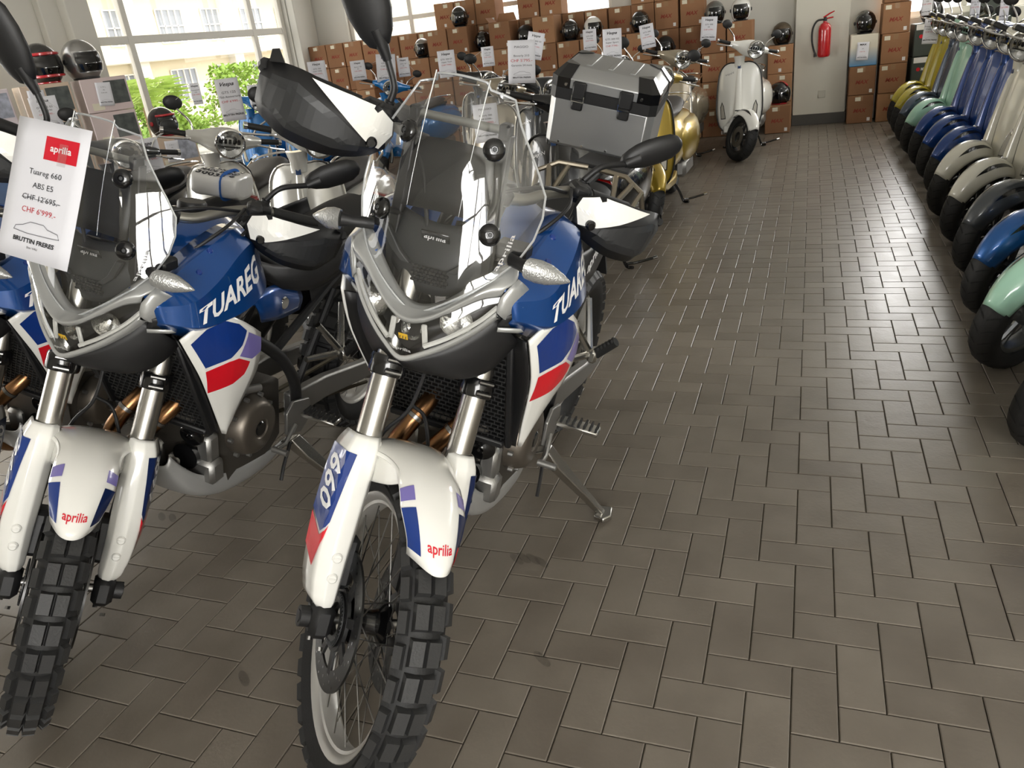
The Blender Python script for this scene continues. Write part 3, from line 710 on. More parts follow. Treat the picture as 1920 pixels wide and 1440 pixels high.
    MB().surf([[(-.30, -.09, 1.18), (-.295, 0, 1.185), (-.30, .09, 1.18)], [(-.345, -.092, 1.31), (-.345, 0, 1.315), (-.345, .092, 1.31)]], 4, 4).build('dash_shroud', BLK, B, 50, solid=.004)
    # ---- turn signals
    for sg in (-1, 1):
        m = MB().tube([(-.30, sg*.15, 1.125), (-.275, sg*.185, 1.128), (-.265, sg*.205, 1.13)], [.013, .012, .016], 10); m.build('signal_stalk', BLK, B)
        m = MB(); rings = []
        for k, (t, r) in enumerate(((0, .021), (.25, .024), (.5, .021), (.8, .011), (1, .002))):
            c = V((-.262, sg*.205, 1.13)).lerp(V((-.285, sg*.285, 1.115)), t)
            rings.append([c+V((.9*r*math.cos(2*math.pi*j/12), -sg*.25*r*math.cos(2*math.pi*j/12), r*math.sin(2*math.pi*j/12))) for j in range(12)])
        m.loft(rings).build('turn_signal', mat('clear_signal', 'a9aaa8', .12, metal=.55, bump=1.0, bscale=260, coat=.6), B)
    # ---- tank, shrouds
    def mirs(L): return [V(p) for p in L]+[V((p[0], -p[1], p[2])) for p in reversed(L) if abs(p[1]) > 1e-6]
    st = [[(-.44, .10, .93), (-.44, .15, 1.0), (-.44, .135, 1.07), (-.44, .07, 1.10), (-.44, 0, 1.10)],
          [(-.52, .13, .92), (-.52, .215, 1.0), (-.52, .185, 1.10), (-.52, .08, 1.14), (-.52, 0, 1.145)],
          [(-.62, .14, .91), (-.62, .20, .98), (-.62, .17, 1.09), (-.62, .08, 1.15), (-.62, 0, 1.16)],
          [(-.72, .12, .90), (-.72, .155, .96), (-.72, .13, 1.06), (-.72, .06, 1.12), (-.72, 0, 1.13)],
          [(-.80, .09, .88), (-.80, .10, .94), (-.80, .08, 1.02), (-.80, .04, 1.06), (-.80, 0, 1.065)]]
    MB().surf([mirs(r) for r in st], 4, 4).build('fuel_tank', BLUE, B, 50, solid=.004)
    cp = MB().lathe([(.0, .028), (.034, .028), (.038, .022), (.038, .008), (.046, .006), (.048, 0), (.048, -.02)], (-.63, 0, 1.152), (-.12, 0, 1), 28)
    cp.build('fuel_cap', BLK, B)
    sh = [[(-.262, .120, 1.085), (-.262, .158, 1.078), (-.266, .182, 1.050), (-.272, .186, 1.010), (-.285, .165, .985)],
          [(-.335, .125, 1.10), (-.335, .176, 1.098), (-.335, .236, 1.052), (-.335, .250, .990), (-.335, .215, .955)],
          [(-.42, .130, 1.13), (-.42, .180, 1.126), (-.42, .244, 1.080), (-.42, .268, .985), (-.42, .225, .945)],
          [(-.50, .135, 1.155), (-.50, .184, 1.15), (-.50, .238, 1.115), (-.505, .272, .99), (-.505, .23, .935)],
          [(-.575, .13, 1.16), (-.575, .172, 1.155), (-.58, .218, 1.125), (-.59, .254, 1.0), (-.59, .215, .94)],
          [(-.64, .12, 1.14), (-.645, .15, 1.135), (-.65, .185, 1.10), (-.66, .208, 1.0), (-.655, .18, .945)]]
    for sg in (-1, 1):
        m = MB().surf([catmull(r, 1) for r in sh], 5, 1)
        if sg < 0: m = m.mirrored()
        bv = m.bvh(); s_ = m.build('tank_shroud', BLUE, B, 22, solid=.006)
        vs, fs, w = text2d('TUAREG', shear=.35, bold=.03, spacing=1.02)
        pts = []
        for x, y in vs:
            k = x/w; k = k if sg > 0 else 1-k
            pts.append(V((-.342-.245*k, sg*.3, .997+.045*k+y*(.034+.024*k))))
        drape(bv, pts, fs, (0, -sg, 0), .0015).build('shroud_lettering', TXW, B, 0)
        for x, y, z in ((-.46, .19, 1.14), (-.40, .205, 1.10)):
            h = bv.ray_cast(V((x, sg*y, z+.2)), V((0, 0, -1)))
            if h[0]: MB().lathe([(0, .003), (.006, .003), (.008, 0)], h[0], h[1] if h[1].z > 0 else -h[1], 10).build('shroud_screw', NAVY, s_)
        # white side panel
        wp = [[(-.298, .222, .962), (-.35, .245, .992), (-.41, .262, 1.0), (-.48, .272, .955), (-.548, .268, .898)],
              [(-.322, .226, .905), (-.37, .248, .925), (-.42, .268, .93), (-.485, .276, .893), (-.543, .270, .845)],
              [(-.352, .226, .84), (-.39, .246, .855), (-.435, .264, .85), (-.488, .268, .818), (-.532, .262, .785)],
              [(-.385, .216, .77), (-.41, .232, .775), (-.445, .244, .765), (-.486, .244, .74), (-.516, .238, .718)],
              [(-.428, .200, .68), (-.444, .212, .68), (-.462, .220, .675), (-.482, .218, .66), (-.498, .212, .648)],
              [(-.47, .186, .588), (-.474, .190, .586), (-.478, .193, .584), (-.482, .192, .582), (-.485, .188, .58)]]
        m = MB().surf(wp, 4, 2)
        if sg < 0: m = m.mirrored()
        bv = m.bvh(); m.build('side_panel', WHT, B, 30, solid=.006)
        def dec(poly, mt_):
            vs, fs = refine(poly, 5); drape(bv, [V((p[0], sg*.33, p[1])) for p in vs], fs, (0, -sg, 0), .0014).build('panel_sticker', mt_, B, 0)
        dec([(-.322, .945), (-.36, .975), (-.41, .984), (-.455, .96), (-.48, .932), (-.46, .898), (-.425, .872), (-.362, .862)], NAVY)
        dec([(-.487, .925), (-.545, .885), (-.54, .845), (-.50, .84), (-.452, .868)], PURP)
        dec([(-.364, .85), (-.422, .862), (-.450, .862), (-.492, .835), (-.478, .80), (-.447, .782), (-.385, .772)], RED)
        # black shroud edge in front of the panel
        P = [[(-.30, .215, .958), (-.33, .18, .95), (-.345, .168, .945)], [(-.352, .22, .84), (-.378, .182, .84), (-.39, .165, .84)], [(-.428, .194, .68), (-.435, .175, .68), (-.445, .16, .68)], [(-.466, .182, .592), (-.455, .165, .60), (-.458, .15, .605)]]
        m = MB().surf(P, 3, 3); (m if sg > 0 else m.mirrored()).build('radiator_shroud', BLK, B, 50, solid=.004)
        P = [[(-.64, .150, 1.06), (-.80, .165, .985), (-1.0, .175, .965), (-1.20, .165, .975), (-1.40, .14, .99)], [(-.70, .18, .98), (-.85, .182, .935), (-1.02, .182, .915), (-1.22, .172, .93), (-1.42, .142, .95)], [(-.78, .178, .92), (-.90, .18, .875), (-1.04, .176, .86), (-1.22, .16, .88), (-1.42, .13, .92)]]
        m = MB().surf(P, 3, 3); m = m if sg > 0 else m.mirrored(); bv = m.bvh(); m.build('tail_side_panel', BLK, B, 50, solid=.004)
        vs, fs, w = text2d('aprilia', bold=.02); drape(bv, [V((-.885-.145*(x/w if sg > 0 else 1-x/w), sg*.3, .912+.035*(x/w if sg > 0 else 1-x/w)+.028*y)) for x, y in vs], fs, (0, -sg, 0), .0055).build('tail_lettering', TXW, B, 0)
        # blue panel below the seat
        P = [[(-.62, .19, .95), (-.70, .185, .955), (-.80, .165, .93), (-.90, .15, .89)], [(-.63, .205, .91), (-.71, .205, .90), (-.81, .185, .875), (-.90, .17, .85)], [(-.66, .19, .86), (-.74, .19, .84), (-.82, .175, .82), (-.89, .165, .81)]]
        m = MB().surf(P, 3, 3); m = m if sg > 0 else m.mirrored(); bv = m.bvh(); m.build('seat_side_panel', BLUE, B, 50, solid=.005)
        h = bv.ray_cast(V((-.765, sg*.4, .885)), V((0, -sg, 0)))
        if h[0]: MB().lathe([(.0, .004), (.017, .004), (.02, 0)], h[0], (0, sg, 0), 24).build('side_cap', CHR, B)
    # ---- radiator
    fr = MB(); RT, RB_ = V((-.345, 0, .945)), V((-.452, 0, .60)); ud = (RB_-RT)
    MB().prism([RT+V((-.012, -.165, 0)), RT+V((-.012, .165, 0)), RB_+V((-.012, .155, 0)), RB_+V((-.012, -.155, 0))], (-.03, 0, 0)).build('radiator_core', mat('radiator_black', '101010', .6), B)
    g_ = MB(); rows = 26
    for i in range(rows+1):
        c = RT+ud*(i/rows); g_.box(c, (.004, .325-.02*i/rows, .0026))
        if i < rows:
            for j in range(19):
                y = -.155+.0172*j+(.0086 if i % 2 else 0); g_.box(c+ud*(.5/rows)+V((0, y, 0)), (.003, .0026, .0125))
    g_.build('radiator_grille', mat('grille_black', '262626', .42), B, 0)
    for sg in (-1, 1):
        MB().bbox((-.40, sg*.167, .772), (.03, .016, .37), .004, Matrix.Rotation(.3, 3, 'Y')).build('radiator_frame', BLK, B)
    MB().bbox((-.458, 0, .595), (.04, .31, .018), .004).build('radiator_frame', BLK, B)
    # ---- engine
    e = MB(); e.loft([[V((x, sy*w, z0 if q == 0 else z1)) for sy, q in ((-1, 0), (1, 0), (1, 1), (-1, 1))] for x, w, z0, z1 in ((-.48, .10, .36, .56), (-.56, .125, .33, .62), (-.74, .13, .31, .60), (-.86, .11, .34, .56))])
    e.build('crankcase', ENG, B, bevel=.012)
    e = MB()
    for i in range(6): e.bbox((-.53-.01*i, 0, .60+.035*i), (.17, .22-.008*i, .026), .006, Matrix.Rotation(-.25, 3, 'Y'))
    e.bbox((-.60, 0, .83), (.19, .2, .07), .015, Matrix.Rotation(-.25, 3, 'Y')); e.build('cylinder', ENG, B)
    for sg in (-1, 1):
        c = MB().lathe([(.0, .012), (.03, .012), (.034, .016), (.07, .014), (.082, .008), (.088, -.004), (.095, -.02), (.098, -.05)], (-.655, sg*.168, .50), (0, sg, .0), 40)
        cv = c.build('engine_cover', mat('engine_cover', '6e675e', .4, metal=.75), B)
        b = MB()
        for k in range(9):
            a = k*.698; p = V((-.655+.1*math.cos(a), sg*.14, .50+.1*math.sin(a))); b.cyl(p, p+V((0, sg*.014, 0)), .007, None, 8)
        b.build('cover_bolt', ALUM, cv)
        MB().lathe([(.0, .004), (.02, .004), (.024, 0), (.024, -.004)], (-.655, sg*.181, .50), (0, sg, 0), 20).build('cover_plug', BLKG, cv)
        MB().bbox((-.55, sg*.13, .655), (.06, .03, .05), .008).build('engine_casting', ALUM, B); MB().cyl((-.57, sg*.12, .70), (-.57, sg*.175, .70), .018, None, 12).build('engine_casting', ALUM, B)
        MB().bbox((-.50, sg*.11, .50), (.05, .05, .09), .01).build('engine_casting', ALUM, B); MB().cyl((-.60, sg*.13, .64), (-.68, sg*.165, .63), .012).build('engine_casting', ALUM, B)
    e = MB(); e.cyl((-.46, .06, .47), (-.52, .06, .47), .042, None, 22); e.build('oil_filter', BLKG, B)
    e = MB(); e.bbox((-.50, .1, .42), (.06, .09, .08), .012); e.bbox((-.48, .02, .43), (.05, .05, .06), .01); e.bbox((-.49, -.06, .44), (.06, .06, .09), .012); e.build('engine_front', ALUM, B)
    MB().lathe([(.0, .008), (.008, .01), (.012, .006), (.034, .004), (.037, 0), (.034, -.012), (.015, -.02), (.0, -.02)], (-.452, .098, .562), (1, .15, -.1), 28).build('horn', BLKG, B)
    for k, pts in enumerate((((-.50, .07, .69), (-.435, .06, .655), (-.385, .02, .60), (-.365, -.035, .53), (-.385, -.075, .43), (-.45, -.09, .34), (-.60, -.10, .29)), ((-.50, -.04, .69), (-.43, -.045, .665), (-.375, -.07, .615), (-.36, -.10, .55), (-.385, -.118, .45), (-.45, -.12, .36), (-.60, -.12, .31)))):
        pp = catmull(pts, 6); h = MB().tube(pp, .0225, 16).build('exhaust_header', BRZ, B)
        q = pp[10]; t = (pp[11]-pp[10]).normalized(); MB().lathe([(.0225, -.006), (.025, -.005), (.025, .005), (.0225, .006)], q, t, 18).build('header_ring', STEEL, h)
    # skid plate
    rows = []
    for x, z, w, hh in ((-.355, .50, .085, .03), (-.385, .43, .10, .05), (-.45, .345, .115, .07), (-.56, .29, .125, .075), (-.72, .265, .13, .07), (-.86, .27, .12, .05)):
        rows.append([(x-.02, w, z+hh), (x-.008, w*.99, z+hh*.35), (x, w*.78, z), (x+.004, 0, z-.008), (x, -w*.78, z), (x-.008, -w*.99, z+hh*.35), (x-.02, -w, z+hh)])
    MB().surf(rows, 4, 3).build('skid_plate', mat('skid_plate_grey', 'a9a9a7', .42, metal=.35), B, 32, solid=.004)
    # ---- frame, foot controls
    for sg in (-1, 1):
        MB().tube(catmull([(-.40, sg*.06, 1.0), (-.55, sg*.15, .88), (-.75, sg*.165, .72), (-.88, sg*.15, .55), (-.92, sg*.13, .38)], 5), .019, 10).build('frame_tube', BLK, B)
        MB().tube([(-.80, sg*.14, .70), (-1.2, sg*.13, .84), (-1.5, sg*.10, .92)], .014, 8).build('subframe_tube', BLK, B)
        MB().tube([(-.90, sg*.14, .50), (-1.15, sg*.13, .78)], .012, 8).build('subframe_tube', BLK, B)
        m = MB().prism([(-.80, sg*.165, .47), (-.84, sg*.165, .50), (-.93, sg*.165, .47), (-.95, sg*.165, .40), (-.88, sg*.165, .36), (-.80, sg*.165, .39)], (0, sg*.012, 0)); m.build('peg_bracket', ALUM, B, bevel=.003)
        pg = MB().bbox((-.885, sg*.25, .44), (.05, .13, .016), .004); o = pg.build('foot_peg', ALU, B)
        tt = MB()
        for i in range(7):
            for j in (-1, 1): tt.add([(-.885+j*.02, sg*(.195+.018*i), .446), (-.885+j*.006, sg*(.195+.018*i), .446), (-.885+j*.006, sg*(.203+.018*i), .446), (-.885+j*.02, sg*(.203+.018*i), .446), (-.885+j*.013, sg*(.199+.018*i), .462)], [(0, 1, 4), (1, 2, 4), (2, 3, 4), (3, 0, 4)])
            tt.box((-.885, sg*(.199+.018*i), .452), (.044, .005, .014))
        tt.build('peg_teeth', RUB, o, 0)
        lv = MB().tube([(-.84, sg*.18, .41), (-.76, sg*.195, .385), (-.70, sg*.20, .40)], [.009, .008, .007], 8); lv.cyl((-.70, sg*.19, .40), (-.70, sg*.245, .40), .010, None, 10); lv.build('foot_lever', ALUM, B)
        # passenger peg
        m = MB()
        m.tube([(-1.02, sg*.15, .70), (-1.09, sg*.20, .585)], [.011, .013], 8); m.tube([(-1.17, sg*.15, .73), (-1.09, sg*.20, .585)], [.010, .013], 8); m.tube([(-.95, sg*.15, .60), (-1.09, sg*.20, .58)], [.01, .013], 8); m.bbox((-1.092, sg*.213, .58), (.045, .03, .045), .008)
        m.build('passenger_peg_bracket', ALU, B)
        m = MB().tube([(-1.088, sg*.222, .59), (-1.06, sg*.28, .66)], [.017, .015], 10, flat=(1, .7)); o = m.build('passenger_peg', RUB, B)
        rb = MB()
        for i in range(5):
            c = V((-1.088, sg*.222, .59)).lerp(V((-1.06, sg*.28, .66)), .18+.17*i); rb.bbox(c+V((0, sg*-.004, .010)), (.024, .009, .012), .002, Matrix.Rotation(.8*sg, 3, 'X'))
        rb.build('peg_rubber', RUB, o)
        m = MB().loft([[V((x, sg*(y+dy), z+dz)) for dy, dz in ((-.018, -h), (.018, -h), (.018, h), (-.018, h))] for x, y, z, h in ((-.90, .11, .43, .05), (-1.10, .125, .42, .045), (-1.35, .135, .37, .04), (-1.60, .135, .335, .035))])
        m.build('swingarm', ALUM, B, bevel=.008)
    # ---- rear wheel, tail, seat
    make_tyre(B, (-1.56, 0, .335), .335, .155, .235, 'rear_tyre', True, I4)
    make_rim(B, (-1.56, 0, .335), .235, .13, I4, 28)
    MB().lathe([(0, -.09), (.05, -.07), (.06, -.05), (.04, -.03), (.04, .03), (.06, .05), (.05, .07), (0, .09)], (-1.56, 0, .335), (0, 1, 0), 24).build('rear_hub', BLK, B)
    make_disc(B, (-1.56, 0, .335), -.085, .12, I4, 'rear_disc')
    MB().lathe([(.05, .083), (.105, .083), (.105, .088), (.05, .088)], (-1.56, 0, .335), (0, 1, 0), 44, True).build('sprocket', STEEL, B)
    ch = MB().tube([(-.86, .09, .50), (-1.50, .088, .44)], .008, 6); ch.tube([(-.86, .09, .42), (-1.50, .088, .23)], .008, 6); ch.build('drive_chain', mat('chain', '4d4638', .45, metal=.8), B)
    rows = []
    for x, z, w, h in ((-.74, 1.085, .05, .03), (-.80, 1.04, .085, .06), (-.90, .965, .125, .075), (-1.02, .925, .15, .08), (-1.15, .93, .155, .08), (-1.30, .955, .14, .075), (-1.45, .985, .115, .06), (-1.55, .995, .09, .04)):
        rows.append([(x, 0, z), (x, w*.6, z-.004), (x, w*.95, z-.03), (x, w, z-h), (x, w*.7, z-h-.03), (x, -w*.7, z-h-.03), (x, -w, z-h), (x, -w*.95, z-.03), (x, -w*.6, z-.004)])
    MB().surf(rows, 4, 2, cv=True).build('seat', mat('seat_vinyl', '1c1c1d', .6, bump=.4, bscale=400), B, 50)
    rows = []
    for x, z, w, h in ((-1.0, .84, .13, .10), (-1.25, .88, .125, .10), (-1.5, .945, .10, .07), (-1.68, .97, .06, .04)):
        rows.append([(x, 0, z), (x, w, z-.01), (x, w*.9, z-h), (x, 0, z-h-.02), (x, -w*.9, z-h), (x, -w, z-.01)])
    MB().surf(rows, 4, 2, cv=True).build('tail_fairing', BLK, B, 50)
    MB().bbox((-1.70, 0, .955), (.03, .09, .035), .008).build('tail_light', mat('red_lens', '7a0a0a', .2, coat=.8), B)
    MB().prism([(-1.55, -.06, .90), (-1.55, .06, .90), (-1.82, .07, .58), (-1.82, -.07, .58)], (-.01, 0, .006)).build('plate_holder', BLK, B)
    MB().tube(catmull([(-.60, -.11, .29), (-.85, -.14, .32), (-1.0, -.16, .40), (-1.1, -.18, .50)], 4), .025, 12).build('exhaust_link', STEEL, B)
    MB().tube([(-1.08, -.19, .50), (-1.12, -.2, .53), (-1.50, -.215, .72), (-1.53, -.216, .735)], [.035, .055, .058, .045], 16).build('exhaust_muffler', mat('muffler_grey', '3b3a38', .35, metal=.8), B)
    # ---- side stand, foot on the floor
    FT = V((-.955, .375, .103)); H = V((-.83, .165, .36))
    d = (FT-H); rings = []
    for t, w, h in ((0, .022, .024), (.25, .026, .014), (.7, .015, .012), (.93, .012, .011), (1.0, .014, .010)):
        c = H+d*t; rings.append([c+V((a*w, b*h, b*h*.5)) for a, b in ((-1, -1), (1, -1), (1, 1), (-1, 1))])
    MB().loft(rings).build('side_stand', ALU, B, bevel=.004)
    ln = .26
    up = V((0, -math.sin(ln), math.cos(ln)))
    lt_ = V((0, math.cos(ln), math.sin(ln)))
    pad = MB(); base = [FT+V((dx, 0, 0))+lt_*dy for dx, dy in ((-.03, -.018), (.03, -.022), (.045, .012), (.02, .034), (-.03, .026))]
    pad.prism([p-up*.004 for p in base], up*.018); pad.build('stand_foot', ALU, B, bevel=.004)
    MB().tube([H+V((.01, .012, .0)), H+V((.08, .03, -.06)), H+V((.10, .034, -.10))], .006, 6).build('stand_spring', BLK, B)
    # ---- handlebar group (steered)
    ctr = V((-.455, 0, 1.205))
    bar = catmull([(-.585, -.41, 1.245), (-.545, -.26, 1.250), (-.50, -.17, 1.238), (-.462, -.09, 1.208), (-.455, 0, 1.205), (-.462, .09, 1.208), (-.50, .17, 1.238), (-.545, .26, 1.250), (-.585, .41, 1.245)], 6)
    MB().tube(bar, .0135, 14).tf(SM).build('handlebar', mat('bar_grey', '8f8d85', .38, metal=.85), B)
    for sg in (-1, 1):
        m = MB().cyl((-.455, sg*.05, 1.09), (-.456, sg*.05, 1.19), .016, .014, 14); m.bbox((-.456, sg*.05, 1.205), (.042, .03, .036), .006); m.tf(SM).build('bar_riser', BLK, B)
        m = MB().tube([(-.553, sg*.285, 1.25), (-.585, sg*.41, 1.245)], .0175, 14); m.tf(SM).build('grip', RUB, B)
        m = MB().bbox((-.545, sg*.255, 1.25), (.045, .05, .045), .01); m.bbox((-.515, sg*.235, 1.262), (.05, .04, .03), .008); m.tf(SM).build('switch_box', BLK, B)
        m = MB().tube(catmull([(-.515, sg*.245, 1.25), (-.49, sg*.30, 1.245), (-.515, sg*.38, 1.235), (-.54, sg*.43, 1.23)], 4), [.006]*13, 8); m.tf(SM).build('hand_lever', mat('lever_grey', '6a6a68', .4, metal=.8), B)
        if sg < 0:
            m = MB().bbox((-.50, sg*.20, 1.275), (.05, .055, .035), .008); m.tf(SM).build('brake_reservoir', BLK, B)
        # hand guard: black shell
        ga = [[(-.475, .222, 1.262), (-.455, .27, 1.285), (-.45, .34, 1.288), (-.475, .42, 1.290), (-.535, .475, 1.272)],
              [(-.468, .218, 1.235), (-.435, .27, 1.245), (-.428, .34, 1.248), (-.452, .42, 1.250), (-.525, .485, 1.240)],
              [(-.468, .225, 1.205), (-.432, .275, 1.205), (-.425, .34, 1.200), (-.45, .42, 1.195), (-.525, .48, 1.190)],
              [(-.48, .245, 1.180), (-.46, .285, 1.168), (-.455, .345, 1.155), (-.475, .42, 1.155), (-.53, .465, 1.165)]]
        m = MB().surf(ga, 1, 4)
        if sg < 0: m = m.mirrored()
        bv = m.bvh(); m.tf(SM).build('hand_guard', BLK, B, 20, solid=.005)
        m = MB().tube(catmull([(-.585, .415, 1.245), (-.58, .455, 1.246), (-.545, .478, 1.25), (-.53, .478, 1.262)], 4), .012, 8); (m if sg > 0 else m.mirrored()).tf(SM).build('guard_end', BLK, B)
        fin = MB().prism([(-.53, sg*.474, 1.270), (-.545, sg*.474, 1.288), (-.538, sg*.462, 1.296), (-.50, sg*.45, 1.285)], (.010, 0, 0)); fin.tf(SM).build('guard_fin', BLK, B)
        # white insert (y, z outline pressed on to the shell)
        poly = [(.222, 1.238), (.228, 1.262), (.265, 1.284), (.32, 1.287), (.40, 1.286), (.33, 1.25), (.275, 1.218), (.24, 1.205)]
        vs, fs = refine(poly, 5); drape(bv, [V((-.3, sg*p[0], p[1])) for p in vs], fs, (-1, 0, 0), .003).tf(SM).build('guard_insert', WHT, B, 0)
        h = bv.ray_cast(V((0, sg*.262, 1.218)), V((-1, 0, 0)))
        if h[0]: MB().lathe([(0, .010), (.008, .010), (.012, .006), (.012, -.002)], h[0], (1, 0, 0), 16).tf(SM).build('guard_screw', BLKG, B)
        poly = [(.285, 1.222), (.34, 1.246), (.42, 1.268), (.465, 1.255), (.47, 1.20), (.42, 1.178), (.33, 1.18), (.28, 1.19)]
        vs, fs = refine(poly, 5); drape(bv, [V((-.3, sg*p[0], p[1])) for p in vs], fs, (-1, 0, 0), .004).tf(SM).build('guard_cover', DGREY, B, 0)
    # mirrors
    def mirror(base, mid, neck, c, ax, nrm, L, Wd, nm):
        m = MB().cyl(base-V((0, 0, .03)), base, .013, .012, 10); m.tube(catmull([base, mid, neck], 5), .0075, 10); m.tube([neck, neck.lerp(c, .25), neck.lerp(c, .5)], [.0095, .014, .018], 12)
        m.tf(SM).build('mirror_stalk', BLK, B)
        ax = V(ax).normalized(); n = V(nrm).normalized(); n = (n-ax*n.dot(ax)).normalized(); w = ax.cross(n); rings = []
        for t, k, dd in ((-1.0, .15, .5), (-.93, .45, .8), (-.7, .72, 1), (-.3, .95, 1.1), (.2, 1.0, 1.1), (.65, .9, 1), (.9, .6, .8), (1, .25, .5)):
            rings.append([c+ax*(L*t)+w*(Wd*k*math.cos(2*math.pi*j/18))+n*(.014*dd*math.sin(2*math.pi*j/18)*(1.3 if math.sin(2*math.pi*j/18) > 0 else .6)) for j in range(18)])
        m = MB().loft(rings); o = m.tf(SM).build('mirror_head', BLK, B, 60)
        vs = [c-n*.0102+ax*(L*.86*math.cos(2*math.pi*j/24))+w*(Wd*.82*math.sin(2*math.pi*j/24)) for j in range(24)]
        q = MB(); q.add(vs, [tuple(range(24))]); q.tf(SM).build('mirror_glass', MIRR, o, 0)
    mirror(V((-.57, .262, 1.275)), V((-.575, .29, 1.318)), V((-.60, .355, 1.340)), V((-.615, .412, 1.388)), (0, .75, .6), (1, .1, -.1), .078, .036, 'l')
    mirror(V((-.57, -.225, 1.275)), V((-.575, -.228, 1.305)), V((-.59, -.255, 1.345)), V((-.61, -.335, 1.435)), (-.1, -.62, .77), (1, -.3, -.2), .098, .05, 'r')
    # hoses and cables
    for pts in (((-.50, -.20, 1.27), (-.40, -.16, 1.22), (-.33, -.10, 1.08), (-.29, -.03, .92), (-.25, -.02, .76), (-.24, -.06, .66), (-.17, -.082, .50), (-.12, -.08, .45)),
                ((-.50, .21, 1.26), (-.40, .17, 1.24), (-.36, .10, 1.16), (-.42, .06, 1.06)), ((-.50, .20, 1.25), (-.42, .10, 1.26), (-.40, -.02, 1.20), (-.46, -.06, 1.08)),
                ((-.52, .25, 1.235), (-.43, .20, 1.19), (-.42, .13, 1.10), (-.50, .08, 1.03)), ((-.25, -.02, .76), (-.25, .03, .72), (-.20, .08, .58), (-.12, .08, .45))):
        MB().tube(catmull(pts, 6), .0045, 8).tf(SM).build('control_cable', BLK, B)
    return B
def place_bike(b, x, y, psi=-1.578, lean=.26, z=None):
    b.rotation_euler = (-lean, 0, psi); b.location = (x, y, 0)
    if z is None:
        bpy.context.view_layer.update(); mz = 9
        for ch in b.children:
            if ch.name.startswith(('front_tyre', 'rear_tyre')):
                mw = b.matrix_basis @ ch.matrix_basis
                mz = min(mz, min((mw @ v.co).z for v in ch.data.vertices))
                for g in ch.children: mz = min(mz, min((mw @ v.co).z for v in g.data.vertices))
        z = -mz
    b.location.z = z
    return z
bikeA = build_motorcycle(); BZ = place_bike(bikeA, -1.10, -.215, psi=-1.592)
tag(bikeA, 'blue and white adventure motorcycle with a tall clear windscreen, standing in the centre foreground', 'motorcycle', 'blue and white adventure motorcycles parked in front')
bikeB = copy_tree(bikeA); place_bike(bikeB, -1.965, -.265, z=BZ)
bikeB['label'] = 'blue and white adventure motorcycle with the big price sheet taped to its windscreen'
bikeC = copy_tree(bikeA); place_bike(bikeC, -2.68, -.15, z=BZ)
bikeC['label'] = 'blue and white adventure motorcycle mostly cut off by the left picture edge'

for b_ in (bikeB, bikeC):
    for ch in list(b_.children):
        if ch.name.startswith('tail_lettering'): bpy.data.objects.remove(ch)

_sh = steer_matrix(.71).to_3x3() @ V((0, -.038, .0))
for ch in bikeB.children:
    if ch.name.startswith(('mirror_head', 'mirror_stalk')) and sum(q[1] for q in ch.bound_box)/8 < -.05: ch.location = _sh
# ---- pannier rack on the centre motorcycle only
RACK = mat('rack_tube', 'a39a8a', .3, metal=.9)
for sg in (-1, 1):
    for pts in (((-1.56, .02, 1.035), (-1.54, .12, 1.035), (-1.52, .185, 1.0), (-1.46, .172, .955), (-1.30, .13, .93)), ((-1.55, .085, 1.035), (-1.44, .11, .94)), ((-1.53, .15, 1.02), (-1.40, .10, .935)), ((-1.52, .185, 1.0), (-1.58, .21, .86), (-1.42, .17, .80))):
        MB().tube([(p[0], sg*p[1], p[2]) for p in pts], .0095, 8).build('pannier_rack', RACK, bikeA)
MB().bbox((-1.80, 0, 1.015), (.26, .2, .014), .004).build('carrier_plate', BLK, bikeA)
MB().tube([(-1.5, 0, .99), (-1.9, 0, 1.01)], .012, 8).build('carrier_bar', BLK, bikeA)

